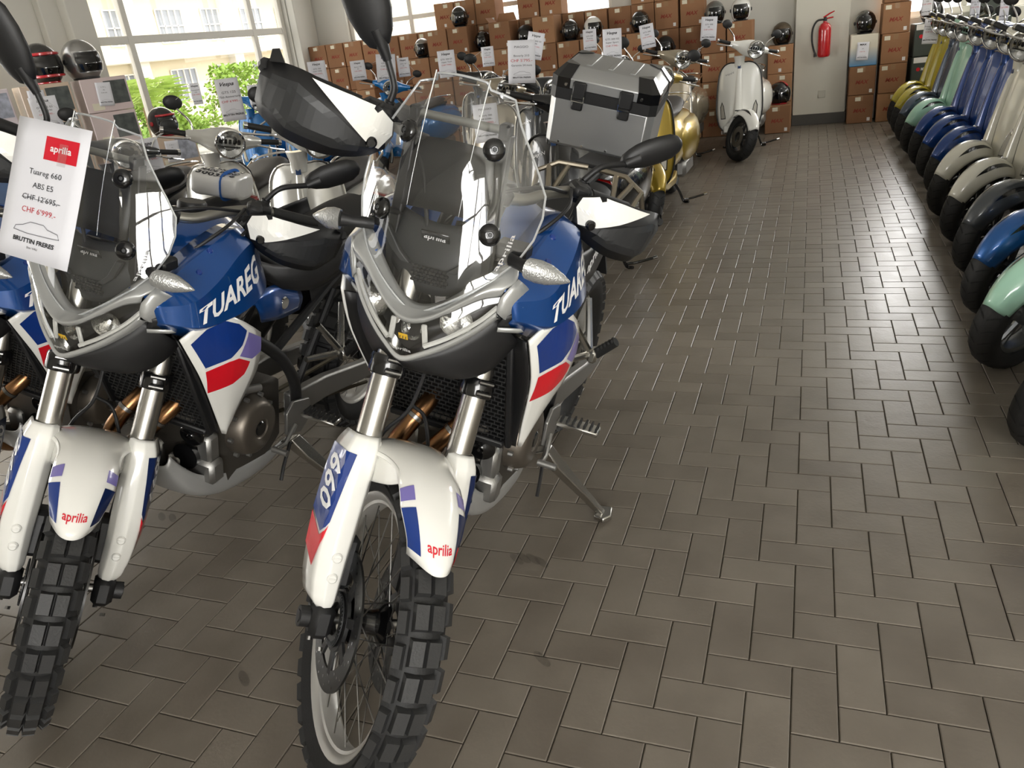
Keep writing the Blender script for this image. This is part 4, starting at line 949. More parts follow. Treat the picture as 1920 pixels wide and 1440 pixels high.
# ================================================================== classic steel scooter (x forward, origin under the front axle)
SPAINT = mat('scooter_paint', 'dddcd2', .22, coat=.9)
STRIM = mat('scooter_trim', 'cfcfcf', .12, metal=1.0)
SRIM = mat('scooter_rim', '8d8f90', .3, metal=.9)
SSEAT = mat('scooter_seat', '2a2624', .55, bump=.3, bscale=300)
SGLASS = mat('lamp_glass', 'd6d8d8', .14, metal=.9, bump=1.0, bscale=45)
SINDI = mat('indicator_lens', 'b8b4a8', .15, bump=.8, bscale=260, coat=.6)
def build_scooter(st=.66):
    B = thing('scooter', 'x', 'scooter')
    rk = R(25); ad = V((-math.sin(rk), 0, math.cos(rk))); a0 = V((.02, 0, .0))
    SM = Matrix.Translation(a0) @ Matrix.Rotation(st, 4, ad) @ Matrix.Translation(-a0); I4 = Matrix.Identity(4)
    def wheel(ax, M, pre):
        ax = V(ax); r = .24; w = .115; rr = .158
        prof = [(rr, -.34*w), (rr+.012, -.44*w), (.20, -.5*w), (.222, -.44*w), (.235, -.27*w), (r, 0), (.235, .27*w), (.222, .44*w), (.20, .5*w), (rr+.012, .44*w), (rr, .34*w)]
        t = MB().lathe(prof, ax, (0, 1, 0), 48).tf(M).build(pre+'_tyre', RUB, B, 60)
        g = MB()
        for i in range(26):
            a = 2*math.pi*i/26
            for sg in (-1, 1):
                vs = []
                for q, (yy, rad, da) in enumerate(((.06, .2405, 0), (.25, .2375, .07), (.42, .2265, .11))):
                    for k in (0, .028): vs.append(ax+V((rad*math.cos(a+da+k), sg*yy*w, rad*math.sin(a+da+k))))
                g.add(vs, [(0, 1, 3, 2), (2, 3, 5, 4)])
        g.tf(M).build('tread_grooves', mat('groove_black', '070707', .8), t, 0)
        m = MB().lathe([(rr+.006, -.036), (rr+.008, -.032), (rr-.008, -.028), (rr-.014, 0), (rr-.008, .028), (rr+.008, .032), (rr+.006, .036), (rr-.016, .03), (rr-.02, 0), (rr-.016, -.03)], ax, (0, 1, 0), 40, True)
        o = m.tf(M).build(pre+'_rim', SRIM, B)
        s = MB()
        for i in range(5):
            a = 2*math.pi*i/5+.3
            for da in (-.13, .13):
                p = ax+V((.03*math.cos(a), 0, .03*math.sin(a))); q = ax+V(((rr-.012)*math.cos(a+da), 0, (rr-.012)*math.sin(a+da)))
                s.tube([p, q], [.016, .011], 6, flat=(1, .8))
        s.lathe([(0, -.04), (.032, -.036), (.04, -.02), (.04, .02), (.032, .036), (0, .04)], ax, (0, 1, 0), 20)
        s.tf(M).build('wheel_spokes', SRIM, o)
        MB().lathe([(.05, -.05), (.105, -.05), (.105, -.046), (.05, -.046)], ax, (0, 1, 0), 32, True).tf(M).build('brake_disc', STEEL, o)
    wheel((0, 0, .24), SM, 'front'); wheel((-1.36, 0, .24), I4, 'rear')
    # front fender
    def fn(s, t):
        a = R(27+127*s); w = .050+.054*math.sin(min(1, s*1.15+.08)*math.pi*.55)
        rr = .268+.018*math.sin(s*math.pi); k = abs(t)
        return V((rr*math.cos(a)*(1-.22*k**3), t*w*(1-.04*k), .24+rr*math.sin(a)-.075*k**2.4*(.55+.45*math.sin(s*math.pi))))
    m = MB().surf([[fn(i/14, -1+j/6) for j in range(13)] for i in range(15)], 2, 2); bv = m.bvh(); m.tf(SM).build('front_fender', SPAINT, B, 60, solid=.004, flip=False)
    for sg in (-1, 1):
        vs, fs = refine([(.25, .50), (.40, .42), (.58, .50), (.70, .66), (.52, .66), (.36, .62)], 4)
        q_ = []
        for s_, t_ in vs:
            e0, e1, e2 = fn(s_, sg*t_), fn(s_+.01, sg*t_), fn(s_, sg*(t_+.02)); nn = (e1-e0).cross(e2-e0).normalized(); nn = nn if nn.dot(e0-V((0, 0, .24))) > 0 else -nn; q_.append(e0+nn*.0016)
        MB().add(q_, fs).tf(SM).build('fender_inset', BLKG, B, 0)
    # suspension arm
    MB().tube([(-.02, .085, .24), (-.06, .09, .32), (-.09, .05, .44)], .02, 10).tf(SM).build('fork_arm', STEEL, B)
    # leg shield
    zz = [.285, .34, .46, .60, .74, .86, .925, .945]; hw = [.16, .205, .232, .232, .222, .20, .15, .095]; xc = [-.185, -.165, -.175, -.20, -.232, -.262, -.283, -.295]
    rows = [[(x-1.9*(h*t)**2, h*t, z) for t in (-1, -.75, -.5, -.25, 0, .25, .5, .75, 1)] for z, h, x in zip(zz, hw, xc)]
    m = MB().surf(rows, 3, 2); bv = m.bvh(); m.build('leg_shield', SPAINT, B, 60, solid=.012, flip=False)
    ed = [V(r[0]) for r in rows]+[V(p) for p in rows[-1][1:-1]]+[V(r[-1]) for r in reversed(rows)]
    MB().tube(catmull(ed, 3), .0075, 8).build('shield_trim', STRIM, B)
    inner = [[(p[0]-.09-.02*abs(p[1])/.2, p[1]*.86, p[2]) for p in r] for r in rows[1:-1]]
    MB().surf(inner, 2, 2).build('inner_shield', BLK, B, 60)
    # horn cover with louvres
    hc = [[(x+o, y, z) for y, o in ((-wd, -.001), (-wd*.55, pr), (0, pr*1.25), (wd*.55, pr), (wd, -.001))] for x, z, wd, pr in ((-.292, .935, .02, .006), (-.262, .86, .026, .016), (-.232, .74, .032, .02), (-.20, .60, .04, .024), (-.178, .48, .05, .03), (-.168, .40, .055, .034), (-.165, .365, .05, .02))]
    MB().surf(hc, 3, 3).build('horn_cover', SPAINT, B, 60)
    for i in range(4):
        z = .392+.032*i; wd = .038-.003*i; xx = -.122-.0055*i
        MB().tube(catmull([(xx-.016, -wd, z), (xx, 0, z), (xx-.016, wd, z)], 4), .0058, 6).build('louvre', STRIM, B)
    bd = MB().bbox((-.262, 0, .905), (.006, .03, .034), .001, Matrix.Rotation(-.25, 3, 'Y')).build('crest_badge', mat('badge_navy', '1b3a66', .3), B)
    MB().add([(-.2588, .014, .889), (-.2588, -.014, .889), (-.2628, -.014, .920)], [(0, 1, 2)]).build('crest_corner', mat('badge_teal', '3fa08f', .3), bd, 0)
    for sg in (-1, 1):
        for poly, off, mt_, nm in (([(.128, .405), (.182, .40), (.190, .52), (.172, .575), (.150, .53)], .003, STRIM, 'indicator_frame'), ([(.135, .413), (.176, .409), (.182, .518), (.170, .558), (.156, .525)], .006, SINDI, 'indicator')):
            vs, fs = refine(poly, 3); drape(bv, [V((0, sg*p[0], p[1])) for p in vs], fs, (-1, 0, 0), off).build(nm, mt_, B, 0)
    vs, fs, w = text2d('Vespa', shear=.4); drape(bv, [V((0, -.055-.085*x/w, .845+y*.02-.02*x/w)) for x, y in vs], fs, (-1, 0, 0), .002).build('shield_lettering', STEEL, B, 0)
    # neck and handlebar cover
    MB().loft([[V((x+a*math.cos(k*math.pi/8), b*math.sin(k*math.pi/8), z)) for k in range(16)] for x, z, a, b in ((-.31, .90, .05, .06), (-.305, .96, .045, .05), (-.30, 1.01, .05, .06))]).build('steering_neck', SPAINT, B)
    rings = []
    for y, rx, rz, dx, dz in ((-.225, .020, .022, -.045, .012), (-.20, .030, .032, -.04, .01), (-.14, .045, .045, -.025, .006), (-.075, .075, .072, .0, 0), (0, .088, .085, .008, 0), (.075, .075, .072, .0, 0), (.14, .045, .045, -.025, .006), (.20, .030, .032, -.04, .01), (.225, .020, .022, -.045, .012)):
        rings.append([V((-.292+dx+rx*math.cos(k*math.pi/10), y, 1.08+dz+rz*math.sin(k*math.pi/10))) for k in range(20)])
    m = MB(); g = [[r[k] for k in range(20)] for r in rings]; m.surf(g, 3, 1, cv=True); m.tf(SM).build('handlebar_cover', SPAINT, B, 60)
    hx = V((-.182, 0, 1.076)); hn = V((1, 0, -.12)).normalized()
    MB().lathe([(.072, -.03), (.087, -.02), (.092, .0), (.089, .010), (.080, .013), (.077, .008)], hx, hn, 32).tf(SM).build('headlight_ring', CHR, B)
    MB().lathe([(.0, .02), (.03, .018), (.06, .011), (.078, .002)], hx, hn, 28).tf(SM).build('headlight_glass', LENS, B)
    MB().lathe([(.0, -.03), (.02, -.03), (.04, -.02), (.065, -.006), (.078, .002)], hx, hn, 28).tf(SM).build('headlight_reflector', SGLASS, B)
    lb_ = MB()
    for k in range(-2, 3): lb_.bbox(hx+V((-.005, .026*k, .012)), (.012, .016, .028), .003)
    lb_.bbox(hx+V((0, 0, -.018)), (.012, .11, .008), .003); lb_.tf(SM).build('headlight_optics', BLKG, B)
    for sg in (-1, 1):
        MB().tube([(-.342, sg*.22, 1.094), (-.36, sg*.345, 1.10)], .017, 12).tf(SM).build('grip', RUB, B)
        MB().tube([(-.36, sg*.343, 1.10), (-.362, sg*.362, 1.10)], .019, 12).tf(SM).build('grip_end', CHR, B)
        MB().tube(catmull([(-.315, sg*.19, 1.075), (-.295, sg*.24, 1.07), (-.305, sg*.31, 1.065), (-.325, sg*.375, 1.062)], 3), .0065, 8).tf(SM).build('brake_lever', CHR, B)
        MB().tube(catmull([(-.335, sg*.175, 1.11), (-.345, sg*.20, 1.17), (-.36, sg*.27, 1.23)], 4), .006, 8).tf(SM).build('mirror_stalk', CHR, B)
        m = MB().ell((-.362, sg*.292, 1.262), (.014, .056, .042), 18, 10); o = m.tf(SM).build('mirror_head', BLK, B)
    # floorboard, rear body, seat
    MB().loft([[V((x, s*w, z0 if k == 0 else z1)) for s, k in ((-1, 0), (1, 0), (1, 1), (-1, 1))] for x, w, z0, z1 in ((-.19, .15, .27, .34), (-.32, .175, .23, .29), (-.62, .18, .22, .285), (-.75, .17, .24, .31))]).build('floorboard', SPAINT, B, bevel=.012)
    MB().bbox((-.47, 0, .292), (.26, .26, .012), .004).build('floor_mat', RUB, B)
    def body(x): return None
    rows = []
    for x, z0, z1, w in ((-.64, .30, .66, .11), (-.70, .29, .70, .17), (-.85, .30, .735, .215), (-1.05, .32, .75, .215), (-1.3, .36, .75, .215), (-1.5, .42, .735, .19), (-1.66, .50, .71, .15), (-1.72, .56, .68, .08)):
        zc = (z0+z1)/2; hz = (z1-z0)/2
        rows.append([(x, w*math.copysign(abs(math.cos(k*math.pi/9))**.75, math.cos(k*math.pi/9)), zc+hz*math.copysign(abs(math.sin(k*math.pi/9))**.75, math.sin(k*math.pi/9))) for k in range(18)])
    MB().surf(rows, 4, 1, cv=True).build('rear_body', SPAINT, B, 60)
    for sg in (-1, 1):
        rows = []
        for x, zc, hz, y0, y1 in ((-.80, .52, .02, .19, .195), (-.86, .51, .11, .19, .23), (-1.02, .50, .165, .19, .268), (-1.25, .50, .175, .19, .283), (-1.48, .52, .15, .18, .255), (-1.62, .55, .07, .17, .22), (-1.66, .555, .02, .165, .17)):
            rows.append([(x, sg*(y0+(y1-y0)*math.sin(k*math.pi/8)), zc-hz*math.cos(k*math.pi/8)) for k in range(9)])
        MB().surf(rows, 3, 1).build('side_cowl', SPAINT, B, 60)
    rows = []
    for x, z, w in ((-.63, .745, .07), (-.72, .775, .13), (-.95, .785, .155), (-1.15, .80, .15), (-1.35, .82, .135), (-1.48, .805, .09)):
        rows.append([(x, w, z-.065), (x, w*.98, z-.02), (x, w*.6, z+.01), (x, 0, z+.014), (x, -w*.6, z+.01), (x, -w*.98, z-.02), (x, -w, z-.065), (x, 0, z-.08)])
    MB().surf(rows, 4, 2, cv=True).build('seat', SSEAT, B, 60)
    MB().tube(catmull([(-1.30, .17, .78), (-1.55, .16, .82), (-1.66, 0, .83), (-1.55, -.16, .82), (-1.30, -.17, .78)], 4), .009, 8).build('grab_rail', CHR, B)
    MB().bbox((-1.735, 0, .62), (.03, .10, .07), .012).build('tail_light', mat('red_lens', '7a0a0a', .2, coat=.8), B)
    MB().tube([(-1.05, -.20, .26), (-1.15, -.22, .28), (-1.55, -.22, .34), (-1.60, -.22, .35)], [.03, .055, .055, .03], 14).build('exhaust_muffler', mat('muffler_grey', '3b3a38', .35, metal=.8), B)
    MB().bbox((-1.22, .15, .27), (.44, .10, .15), .03).build('engine_case', ALUM, B)
    for sg in (-1, 1):
        MB().tube(catmull([(-.86, sg*.10, .22), (-.90, sg*.16, .10), (-.92, sg*.19, .014), (-.90, sg*.235, .014)], 3), .011, 8).build('centre_stand', BLKG, B)
    m = MB().tube(catmull([(-.92, .19, .03), (-.96, .25, .03), (-.98, .36, .055)], 4), .009, 8); m.build('stand_pedal', BLKG, B)
    MB().cyl((-.979, .352, .054), (-.982, .378, .060), .012, None, 10).build('stand_tip', CHR, B)
    return B
SCO = build_scooter()
def paint(name, col, metal=0., rough=.22): return mat('paint_'+name, col, rough, metal=metal, coat=.9)
PWHITE = paint('white', 'ecebe4'); PCREAM = paint('cream', 'dad7c8'); PMINT = paint('mint', 'a8d5bd'); PBLUE = paint('deep_blue', '0f3f86', .3, .26); PSLATE = paint('slate', '4e5a6b', .35)
PYEL = paint('mustard', 'b5a62f'); PGOLD = paint('satin_gold', 'a98f33', .6, .33); PGREY = paint('matt_grey', '44484c', .2, .42); PBRT = paint('bright_blue', '1a79c4', .2); PSIL = paint('pearl_silver', 'c9c8c2', .25)
PBRZ = paint('bronze_beige', 'a79c87', .45); PBLKP = paint('black', '121315', .1); PDK = paint('dark_graphite', '2a2d30', .3); PBLU2 = paint('satin_blue', '1c5da6', .5, .35)
RIMB = mat('rim_black', '17181a', .3, coat=.4); TRB = mat('trim_black', '151515', .35)
used = [False]
def scooter(label, x, y, psi, pnt, group, rim=None, trim=None, lean=0.0, s=1.0, seat=None):
    rm = {'scooter_paint': pnt}
    if rim: rm['scooter_rim'] = rim
    if trim: rm['scooter_trim'] = trim
    if seat: rm['scooter_seat'] = seat
    o = copy_tree(SCO, None, rm); o.location = (x, y, .001); o.rotation_euler = (lean, 0, psi); o.scale = (s, s, s); tag(o, label, 'scooter', group); return o
ROW = 'scooters in the long row along the right side'
row = [('deep blue scooter at the bottom right edge, only its black front tyre visible', 1.42, .80, PBLU2, RIMB), ('mint green scooter with bright silver wheel nearest in the right row', 2.10, .76, PMINT, None), ('satin blue scooter between the nearest mint one and the matt grey one', 2.72, .73, PBLU2, RIMB), ('matt dark grey scooter between the satin blue one and the nearer cream one', 3.36, .755, PGREY, RIMB),
       ('nearer of the two cream scooters, next to the matt grey one', 4.0, .77, PCREAM, RIMB), ('farther of the two cream scooters, next to the blue ones', 4.66, .77, PCREAM, RIMB), ('nearest of the three glossy deep blue scooters, beside the cream ones', 5.30, .785, PBLUE, RIMB), ('middle one of the three glossy deep blue scooters', 5.92, .785, PBLUE, RIMB), ('farthest of the three glossy deep blue scooters, beside the far mint one', 6.52, .77, PBLUE, RIMB),
       ('far mint green scooter between deep blue and slate ones', 7.15, .755, PMINT, RIMB), ('slate blue-grey scooter between far mint and mustard ones', 7.78, .75, PSLATE, RIMB), ('nearer mustard yellow scooter, beside the slate one', 8.36, .745, PYEL, RIMB), ('farthest mustard yellow scooter at the end of the right row', 8.94, .745, PYEL, RIMB)]
for i, (lb, y, x, p, rim) in enumerate(row):
    scooter(lb, x+(-.10, -.07, .02, .045, .05, .055, .09, .10, .115, .12, .13, .14, .15)[i], y, R(188), p, ROW, rim, None if i not in (4, 5) else None)
MID = 'scooters standing between the motorcycles and the cartons'
scooter('white scooter with black front wheel standing alone by the aisle near the back wall', -.81, 7.35, R(-91), PWHITE, MID, RIMB, TRB)
scooter('satin gold scooter behind the aluminium top case', -1.29, 4.5, R(-91), PGOLD, MID, RIMB, TRB)
scooter('bronze beige scooter between the gold and the white one', -1.47, 6.85, R(-91), PBRZ, MID, None)
scooter('black scooter half hidden behind the aluminium top case', -1.42, 2.6, R(-93), PBLKP, MID, RIMB, TRB)
scooter('pearl silver scooter with big headlight left of the wrapped package', -3.47, 2.42, R(-72), PSIL, MID, None)
scooter('pearl silver scooter behind the wrapped package', -2.68, 2.16, R(-75), PSIL, MID, None)
scooter('dark graphite scooter with chrome headlight behind the price sheet', -4.15, 2.30, R(-68), PDK, MID, RIMB)
scooter('bright blue scooter nearer the big window, left of the other bright blue one', -6.45, 6.75, R(-78), PBRT, MID, RIMB)
scooter('bright blue scooter right of its twin in front of the big window', -5.72, 6.65, R(-80), PBRT, MID, RIMB)
scooter('bright blue scooter with chrome headlight in front of the left cartons', -5.0, 7.3, R(-100), PBRT, MID, None)
scooter('black scooter with round headlight in front of the middle cartons', -3.45, 6.7, R(-85), PBLKP, MID, None)
scooter('champagne scooter behind the centre windscreen with a price sheet', -2.62, 4.9, R(-85), PBRZ, MID, None)
scooter('graphite scooter behind the top case, under the large price sheet', -2.05, 4.3, R(-92), PDK, MID, None)
scooter('white scooter just in front of the cartons behind the top case', -2.15, 7.3, R(-85), PWHITE, MID, None)
for ch in list(SCO.children_recursive): bpy.data.objects.remove(ch)
bpy.data.objects.remove(SCO)
# ================================================================== top case on the rear carrier
CASE = mat('case_aluminium', 'b3b4b4', .36, metal=.8, bump=.15, bscale=60, stretch=(1, 1, 14))
tc = thing('top_case', 'large aluminium top case with black corners mounted behind the centre motorcycle seat', 'top case', (-.857, 1.557, 1.029), (.135, .281, .032))
w, h, d = .385, .215, .30
def ring(z, iw, id_, ch): 
    a, b = w/2-iw, id_; c = ch
    return [V(p) for p in ((-a+c, b, z), (a-c, b, z), (a, b+c, z), (a, d-b-c, z), (a-c, d-b, z), (-a+c, d-b, z), (-a, d-b-c, z), (-a, b+c, z))]
MB().loft([ring(0, .012, .012, .02), ring(.01, .002, .002, .022), ring(h-.045, 0, 0, .024)]).build('case_body', CASE, tc, 30, bevel=.003)
MB().loft([ring(h-.045, -.003, -.003, .024), ring(h-.006, -.003, -.003, .024)]).build('case_band', BLK, tc, 30)
MB().loft([ring(h-.006, 0, 0, .024), ring(h+.028, 0, 0, .024), ring(h+.066, .034, .034, .03), ring(h+.068, .04, .04, .03)]).build('case_lid', CASE, tc, 30, bevel=.003)
for k in range(3): MB().bbox((-.08+.08*k, d/2, h+.069), (.02, .18, .005), .002).build('lid_rib', CASE, tc)
for sx in (-1, 1):
    for sy in (0, 1):
        y0 = 0 if sy == 0 else d; s = 1 if sy == 0 else -1
        m = MB().loft([[V((sx*(w/2-.07), y0-s*.004, z)), V((sx*(w/2-.022), y0-s*.004, z)), V((sx*(w/2+.004), y0+s*.022, z)), V((sx*(w/2+.004), y0+s*.07, z)), V((sx*(w/2-.01), y0+s*.07, z)), V((sx*(w/2-.07), y0+s*.01, z))] for z in (h-.006, h+.030)])
        m.loft([[V((sx*(w/2-.07), y0-s*.004, h+.030)), V((sx*(w/2-.022), y0-s*.004, h+.030)), V((sx*(w/2+.004), y0+s*.022, h+.030)), V((sx*(w/2+.004), y0+s*.07, h+.030)), V((sx*(w/2-.01), y0+s*.07, h+.030)), V((sx*(w/2-.07), y0+s*.01, h+.030))],
                [V((sx*(w/2-.085), y0+s*.036, h+.071)), V((sx*(w/2-.045), y0+s*.036, h+.071)), V((sx*(w/2-.034), y0+s*.045, h+.071)), V((sx*(w/2-.034), y0+s*.085, h+.071)), V((sx*(w/2-.045), y0+s*.085, h+.071)), V((sx*(w/2-.085), y0+s*.045, h+.071))]])
        cg = m.build('corner_guard', BLKG, tc, 30)
        MB().lathe([(0, .004), (.005, .004), (.006, 0)], (sx*(w/2-.055), y0-s*.004, h+.008), (0, -s, 0), 10).build('rivet', CHR, cg)
    m = MB().bbox((sx*.085, -.010, h-.004), (.05, .014, .062), .006); m.bbox((sx*.085, -.012, h-.052), (.042, .012, .04), .005); la = m.build('latch', BLK, tc)
    MB().tube([(sx*.085-.022, -.018, h-.02), (sx*.085-.022, -.02, h-.04), (sx*.085+.022, -.02, h-.04), (sx*.085+.022, -.018, h-.02)], .0022, 6).build('latch_wire', CHR, la)
for k in range(4): MB().lathe([(0, .003), (.004, .003), (.005, 0)], (-.135+.09*k, -.001, .018), (0, -1, 0), 10).build('rivet', CHR, tc)

# ================================================================== paper price sheets
def at(u, v, dep): return CAMP+(_f+_r*((u-960)/1454.04)+_d*((v-720)/1454.04))*dep
def lines_for(kind):
    if kind == 'main': return [('aprilia', .055, 'logo', .80), ('Tuareg 660', .046, INK, .615), ('ABS E5', .046, INK, .52), ("CHF 12'695.-", .046, 'strike', .43), ("CHF 6'999.-", .046, INKR, .34), ('BRUTTIN FRERES', .036, 'bold', .125), ('Sion VALI', .018, INK, .085)]
    if kind == 'piaggio': return [('PIAGGIO', .06, INK, .82), ('Beverly 310', .055, INK, .62), ("CHF 5'795.-", .075, INKR, .5), ('Garantie 24 mois', .05, INK, .4), ('BRUTTIN FRERES', .04, 'bold', .12)]
    if kind == 'piaggio2': return [('PIAGGIO', .06, INK, .84), ('Beverly 300', .05, INK, .68), ("CHF 5'590.-", .05, 'strike', .59), ("CHF 4'990.-", .07, INKR, .48), ('Garantie 24 mois', .05, INK, .38), ('BRUTTIN FRERES', .045, 'bold', .16)]
    if kind == 'max': return [('MAX', .11, 'bold', .82), ('Jet', .06, INK, .62), ("CHF 99.-", .06, INKR, .45), ('BRUTTIN FRERES', .045, 'bold', .14)]
    if kind == 'box': return [('S  M  L', .05, INK, .78), ('XL', .05, INK, .66), ("CHF 49.-", .05, INK, .54), ('BRUTTIN FRERES', .045, 'bold', .14)]
    a, b, c = kind.split('|')
    return [('Vespa', .10, 'script', .83), (a, .065, INK, .65), (b, .06, INK, .55), (c, .06, INKR, .44), ('BRUTTIN FRERES', .05, 'bold', .13)]
def sheet(label, kind, loc, rot, w, h, group='printed price sheets', curl=.01, name='price_sheet'):
    o = thing(name, label, 'price sheet', loc, rot, group)
    sf = lambda x, z: V((x*w, -curl*h*math.cos(x*3)*.5-curl*h*.6*z*z, z*h))
    m = MB().surf([[sf(-.5+i/6, -.5+j/6) for i in range(7)] for j in range(7)], 1, 1); m.build('page', PAPER, o, 60, solid=.0006, off=0)
    off = .0016
    for txt, sz, mt_, zz in lines_for(kind):
        kw = {}
        if mt_ == 'bold': kw = dict(bold=.035); mm = INK
        elif mt_ == 'script': kw = dict(shear=.45, bold=.02); mm = INK
        elif mt_ == 'strike' or mt_ == 'logo': mm = INK
        else: mm = mt_
        if mt_ == 'logo': mm = TXW; kw = dict(bold=.02)
        vs, fs, tw = text2d(txt, **kw); asp = h/w
        wid = min(tw*sz*asp*1.05, .9); x0 = -wid/2
        if mt_ == 'logo':
            vs2, fs2 = refine([(-.06, .735-.5), (.38, .735-.5), (.38, .90-.5), (-.06, .90-.5)], 3)
            MB().add([sf(*p)+V((0, -off, 0)) for p in vs2], fs2).build('logo_block', TXR, o, 0); x0 = .16-wid/2; o2 = .0026
        else: o2 = off
        MB().add([sf(x0+x/tw*wid, zz-.5+y*sz*.86)+V((0, -o2, 0)) for x, y in vs], fs).build('printed_line', mm, o, 0)
        if mt_ == 'strike':
            MB().add([sf(x0-.01, zz-.5+sz*.22)+V((0, -o2, 0)), sf(x0+wid+.01, zz-.5+sz*.22)+V((0, -o2, 0)), sf(x0+wid+.01, zz-.5+sz*.29)+V((0, -o2, 0)), sf(x0-.01, zz-.5+sz*.29)+V((0, -o2, 0))], [(0, 1, 2, 3)]).build('strike_line', INK, o, 0)
    # small line drawing of a car and scooter over the shop name
    pts = [(-.30, .20), (-.28, .23), (-.18, .245), (-.08, .275), (.10, .275), (.16, .25), (.30, .235), (.33, .20), (.20, .195), (-.1, .19), (-.30, .20)]
    MB().tube([sf(x, z-.5)+V((0, -off, 0)) for x, z in pts], .0009*w/.21, 4).build('shop_emblem', mat('grey_ink', '8a8a90', .7), o, 0)
    return o
m = sheet('large price sheet with red logo taped to the left windscreen, CHF 6999', 'main', (-1.592, -.115, 1.268), (-.422, .214, -.075), .204, .288, curl=.02)
MB().add([(.028, -.006, .105), (.052, -.006, .105), (.052, -.006, .06), (.028, -.006, .06)], [(0, 1, 2, 3)]).build('clear_tape', thin_glass('sticky_tape', (.97, .95, .95), haze=.06), m, 0)
MIRRORS = []
for o in bpy.data.objects:
    if o.name.startswith('scooter') and o.type == 'EMPTY':
        mw = Matrix.LocRotScale(o.location, o.rotation_euler, o.scale)
        for c in o.children:
            if c.name.startswith('mirror_head'):
                bb = [V(q) for q in c.bound_box]; MIRRORS.append(mw @ (sum(bb, V((0, 0, 0)))/8))
def hang(label, kind, u, v, hpx, dep, asp=.7071, roll=0.0, tilt=-.1, turn=0.0, wpx=None, snap=True):
    best, bd_ = None, 1e9
    for q in MIRRORS:
        x_, y_, z_ = project(q); e_ = math.hypot(x_-u, y_-(v-hpx*.45))*z_/1454.04
        if .62*dep < z_ < 1.5*dep and e_ < bd_: best, bd_ = q, e_
    if not snap: best = None
    if best is not None and kind != 'box': dep = project(best)[2]-.02
    hh = hpx/1454.04*dep/.96; p = at(u, v, dep)
    dirx = math.atan2(p.x-CAMP.x, p.y-CAMP.y)
    s = sheet(label, kind, p, (tilt, roll, -dirx*.9+turn), (wpx/1454.04*dep if wpx else hh*asp), hh)
    top = s.matrix_basis if False else Matrix.LocRotScale(s.location, s.rotation_euler, None) @ V((0, 0, hh*.5))
    iv = Matrix.LocRotScale(s.location, s.rotation_euler, None).inverted()
    if kind != 'box' and best is not None and (best-top).length < .55: MB().tube([V((0, 0, hh*.47)), iv @ best], .0012, 4).build('hanging_string', mat('white_string', 'c9c9c9', .6), s)
    return s
hang('price sheet hanging on the dark graphite scooter headlight', 'GTS 125|Supertech E5|CHF 5 590.-', 280, 296, 66, 4.2, wpx=44)
hang('cream toned price sheet on the nearer bright blue scooter', "GTS 125|75th Anniversary|CHF 6'990.-", 432, 187, 72, 6.6, wpx=42)
hang('narrow price sheet left of the cream toned one by the window', "Primavera|125|CHF 4'990.-", 368, 176, 36, 6.9, wpx=17)
hang('small price sheet right of the cream toned one by the window', "GTS 300|Official|CHF 7'190.-", 480, 177, 33, 6.9, wpx=27)
hang('price sheet partly behind the big one, in front of the white boxes', "GTS 125 E5|CHF 6'190|CHF 5'990.-", 87, 212, 56, 5.0, wpx=46)
hang('price sheet just right of the big window corner, above the hand guard', "GTS 300|CHF 7'890|CHF 6'990.-", 596, 137, 40, 7.2, wpx=33)
hang('small price sheet on the mirror before the left cartons', "Sprint 125|E5|CHF 4'890.-", 672, 132, 33, 8.0, wpx=27)
hang('tilted price sheet left of the tall black mirror stalk', "GTS 300|CHF 7'290|CHF 6'990.-", 724, 128, 47, 6.6, wpx=36, roll=.1)
hang('price sheet directly right of the tall black mirror stalk', "GTS 125|E5|CHF 5'790.-", 757, 126, 32, 7.0, wpx=22)
hang('price sheet above the centre windscreen, middle of the cartons', "GTS 300 E5|Super Tech|CHF 7'990.-", 838, 120, 45, 6.2, wpx=32)
hang('price sheet hanging below a black helmet among the cartons', "GTS 125|Classic|CHF 5'690.-", 915, 106, 33, 7.6, wpx=23)
hang('large price sheet left of the top case reading CHF 5795', 'piaggio', 978, 116, 72, 3.55, wpx=51, roll=.08)
hang('tilted price sheet behind the large one left of the top case', "GTS 300 E5|HPE|CHF 7'190.-", 1003, 86, 45, 5.6, wpx=31, roll=.25)
hang('price sheet seen through the centre windscreen reading CHF 4990', 'piaggio2', 912, 231, 66, 6.52, wpx=46, tilt=-.22, snap=False)
hang('price sheet above the top case lid, left one', "GTS 300|Touring|CHF 7'490.-", 1106, 75, 36, 7.4, wpx=25)
hang('price sheet above the top case lid, right and bigger one', "GTS 300 E5|Super Sport|CHF 7'790.-", 1148, 84, 53, 7.2, wpx=35, roll=.03)
hang('price sheet on the bronze beige scooter mirror', "GTS 300|Super|CHF 6'990.-", 1214, 68, 40, 6.4, wpx=26, roll=-.12)
hang('price sheet on the white scooter mirror', "GTS 300|E5|CHF 6'590.-", 1329, 54, 40, 8.4, wpx=29, roll=.08)
hang('price sheet hanging at the front of the mustard scooters', "Primavera 125|Color Vibe|CHF 5'190.-", 1746, 58, 43, 9.0, wpx=26, roll=.06)
hang('price sheet above the mustard scooters at the upper edge', "Primavera|150|CHF 4'890.-", 1739, 6, 40, 8.2, wpx=18)
hang('price sheet on the row behind the farthest blue scooter', "GTS 300|E5|CHF 6'990.-", 1829, 12, 40, 6.2, wpx=16)
hang('price sheet on the row behind the middle blue scooter', "GTS 125|E5|CHF 5'990.-", 1884, 12, 46, 5.5, wpx=15)

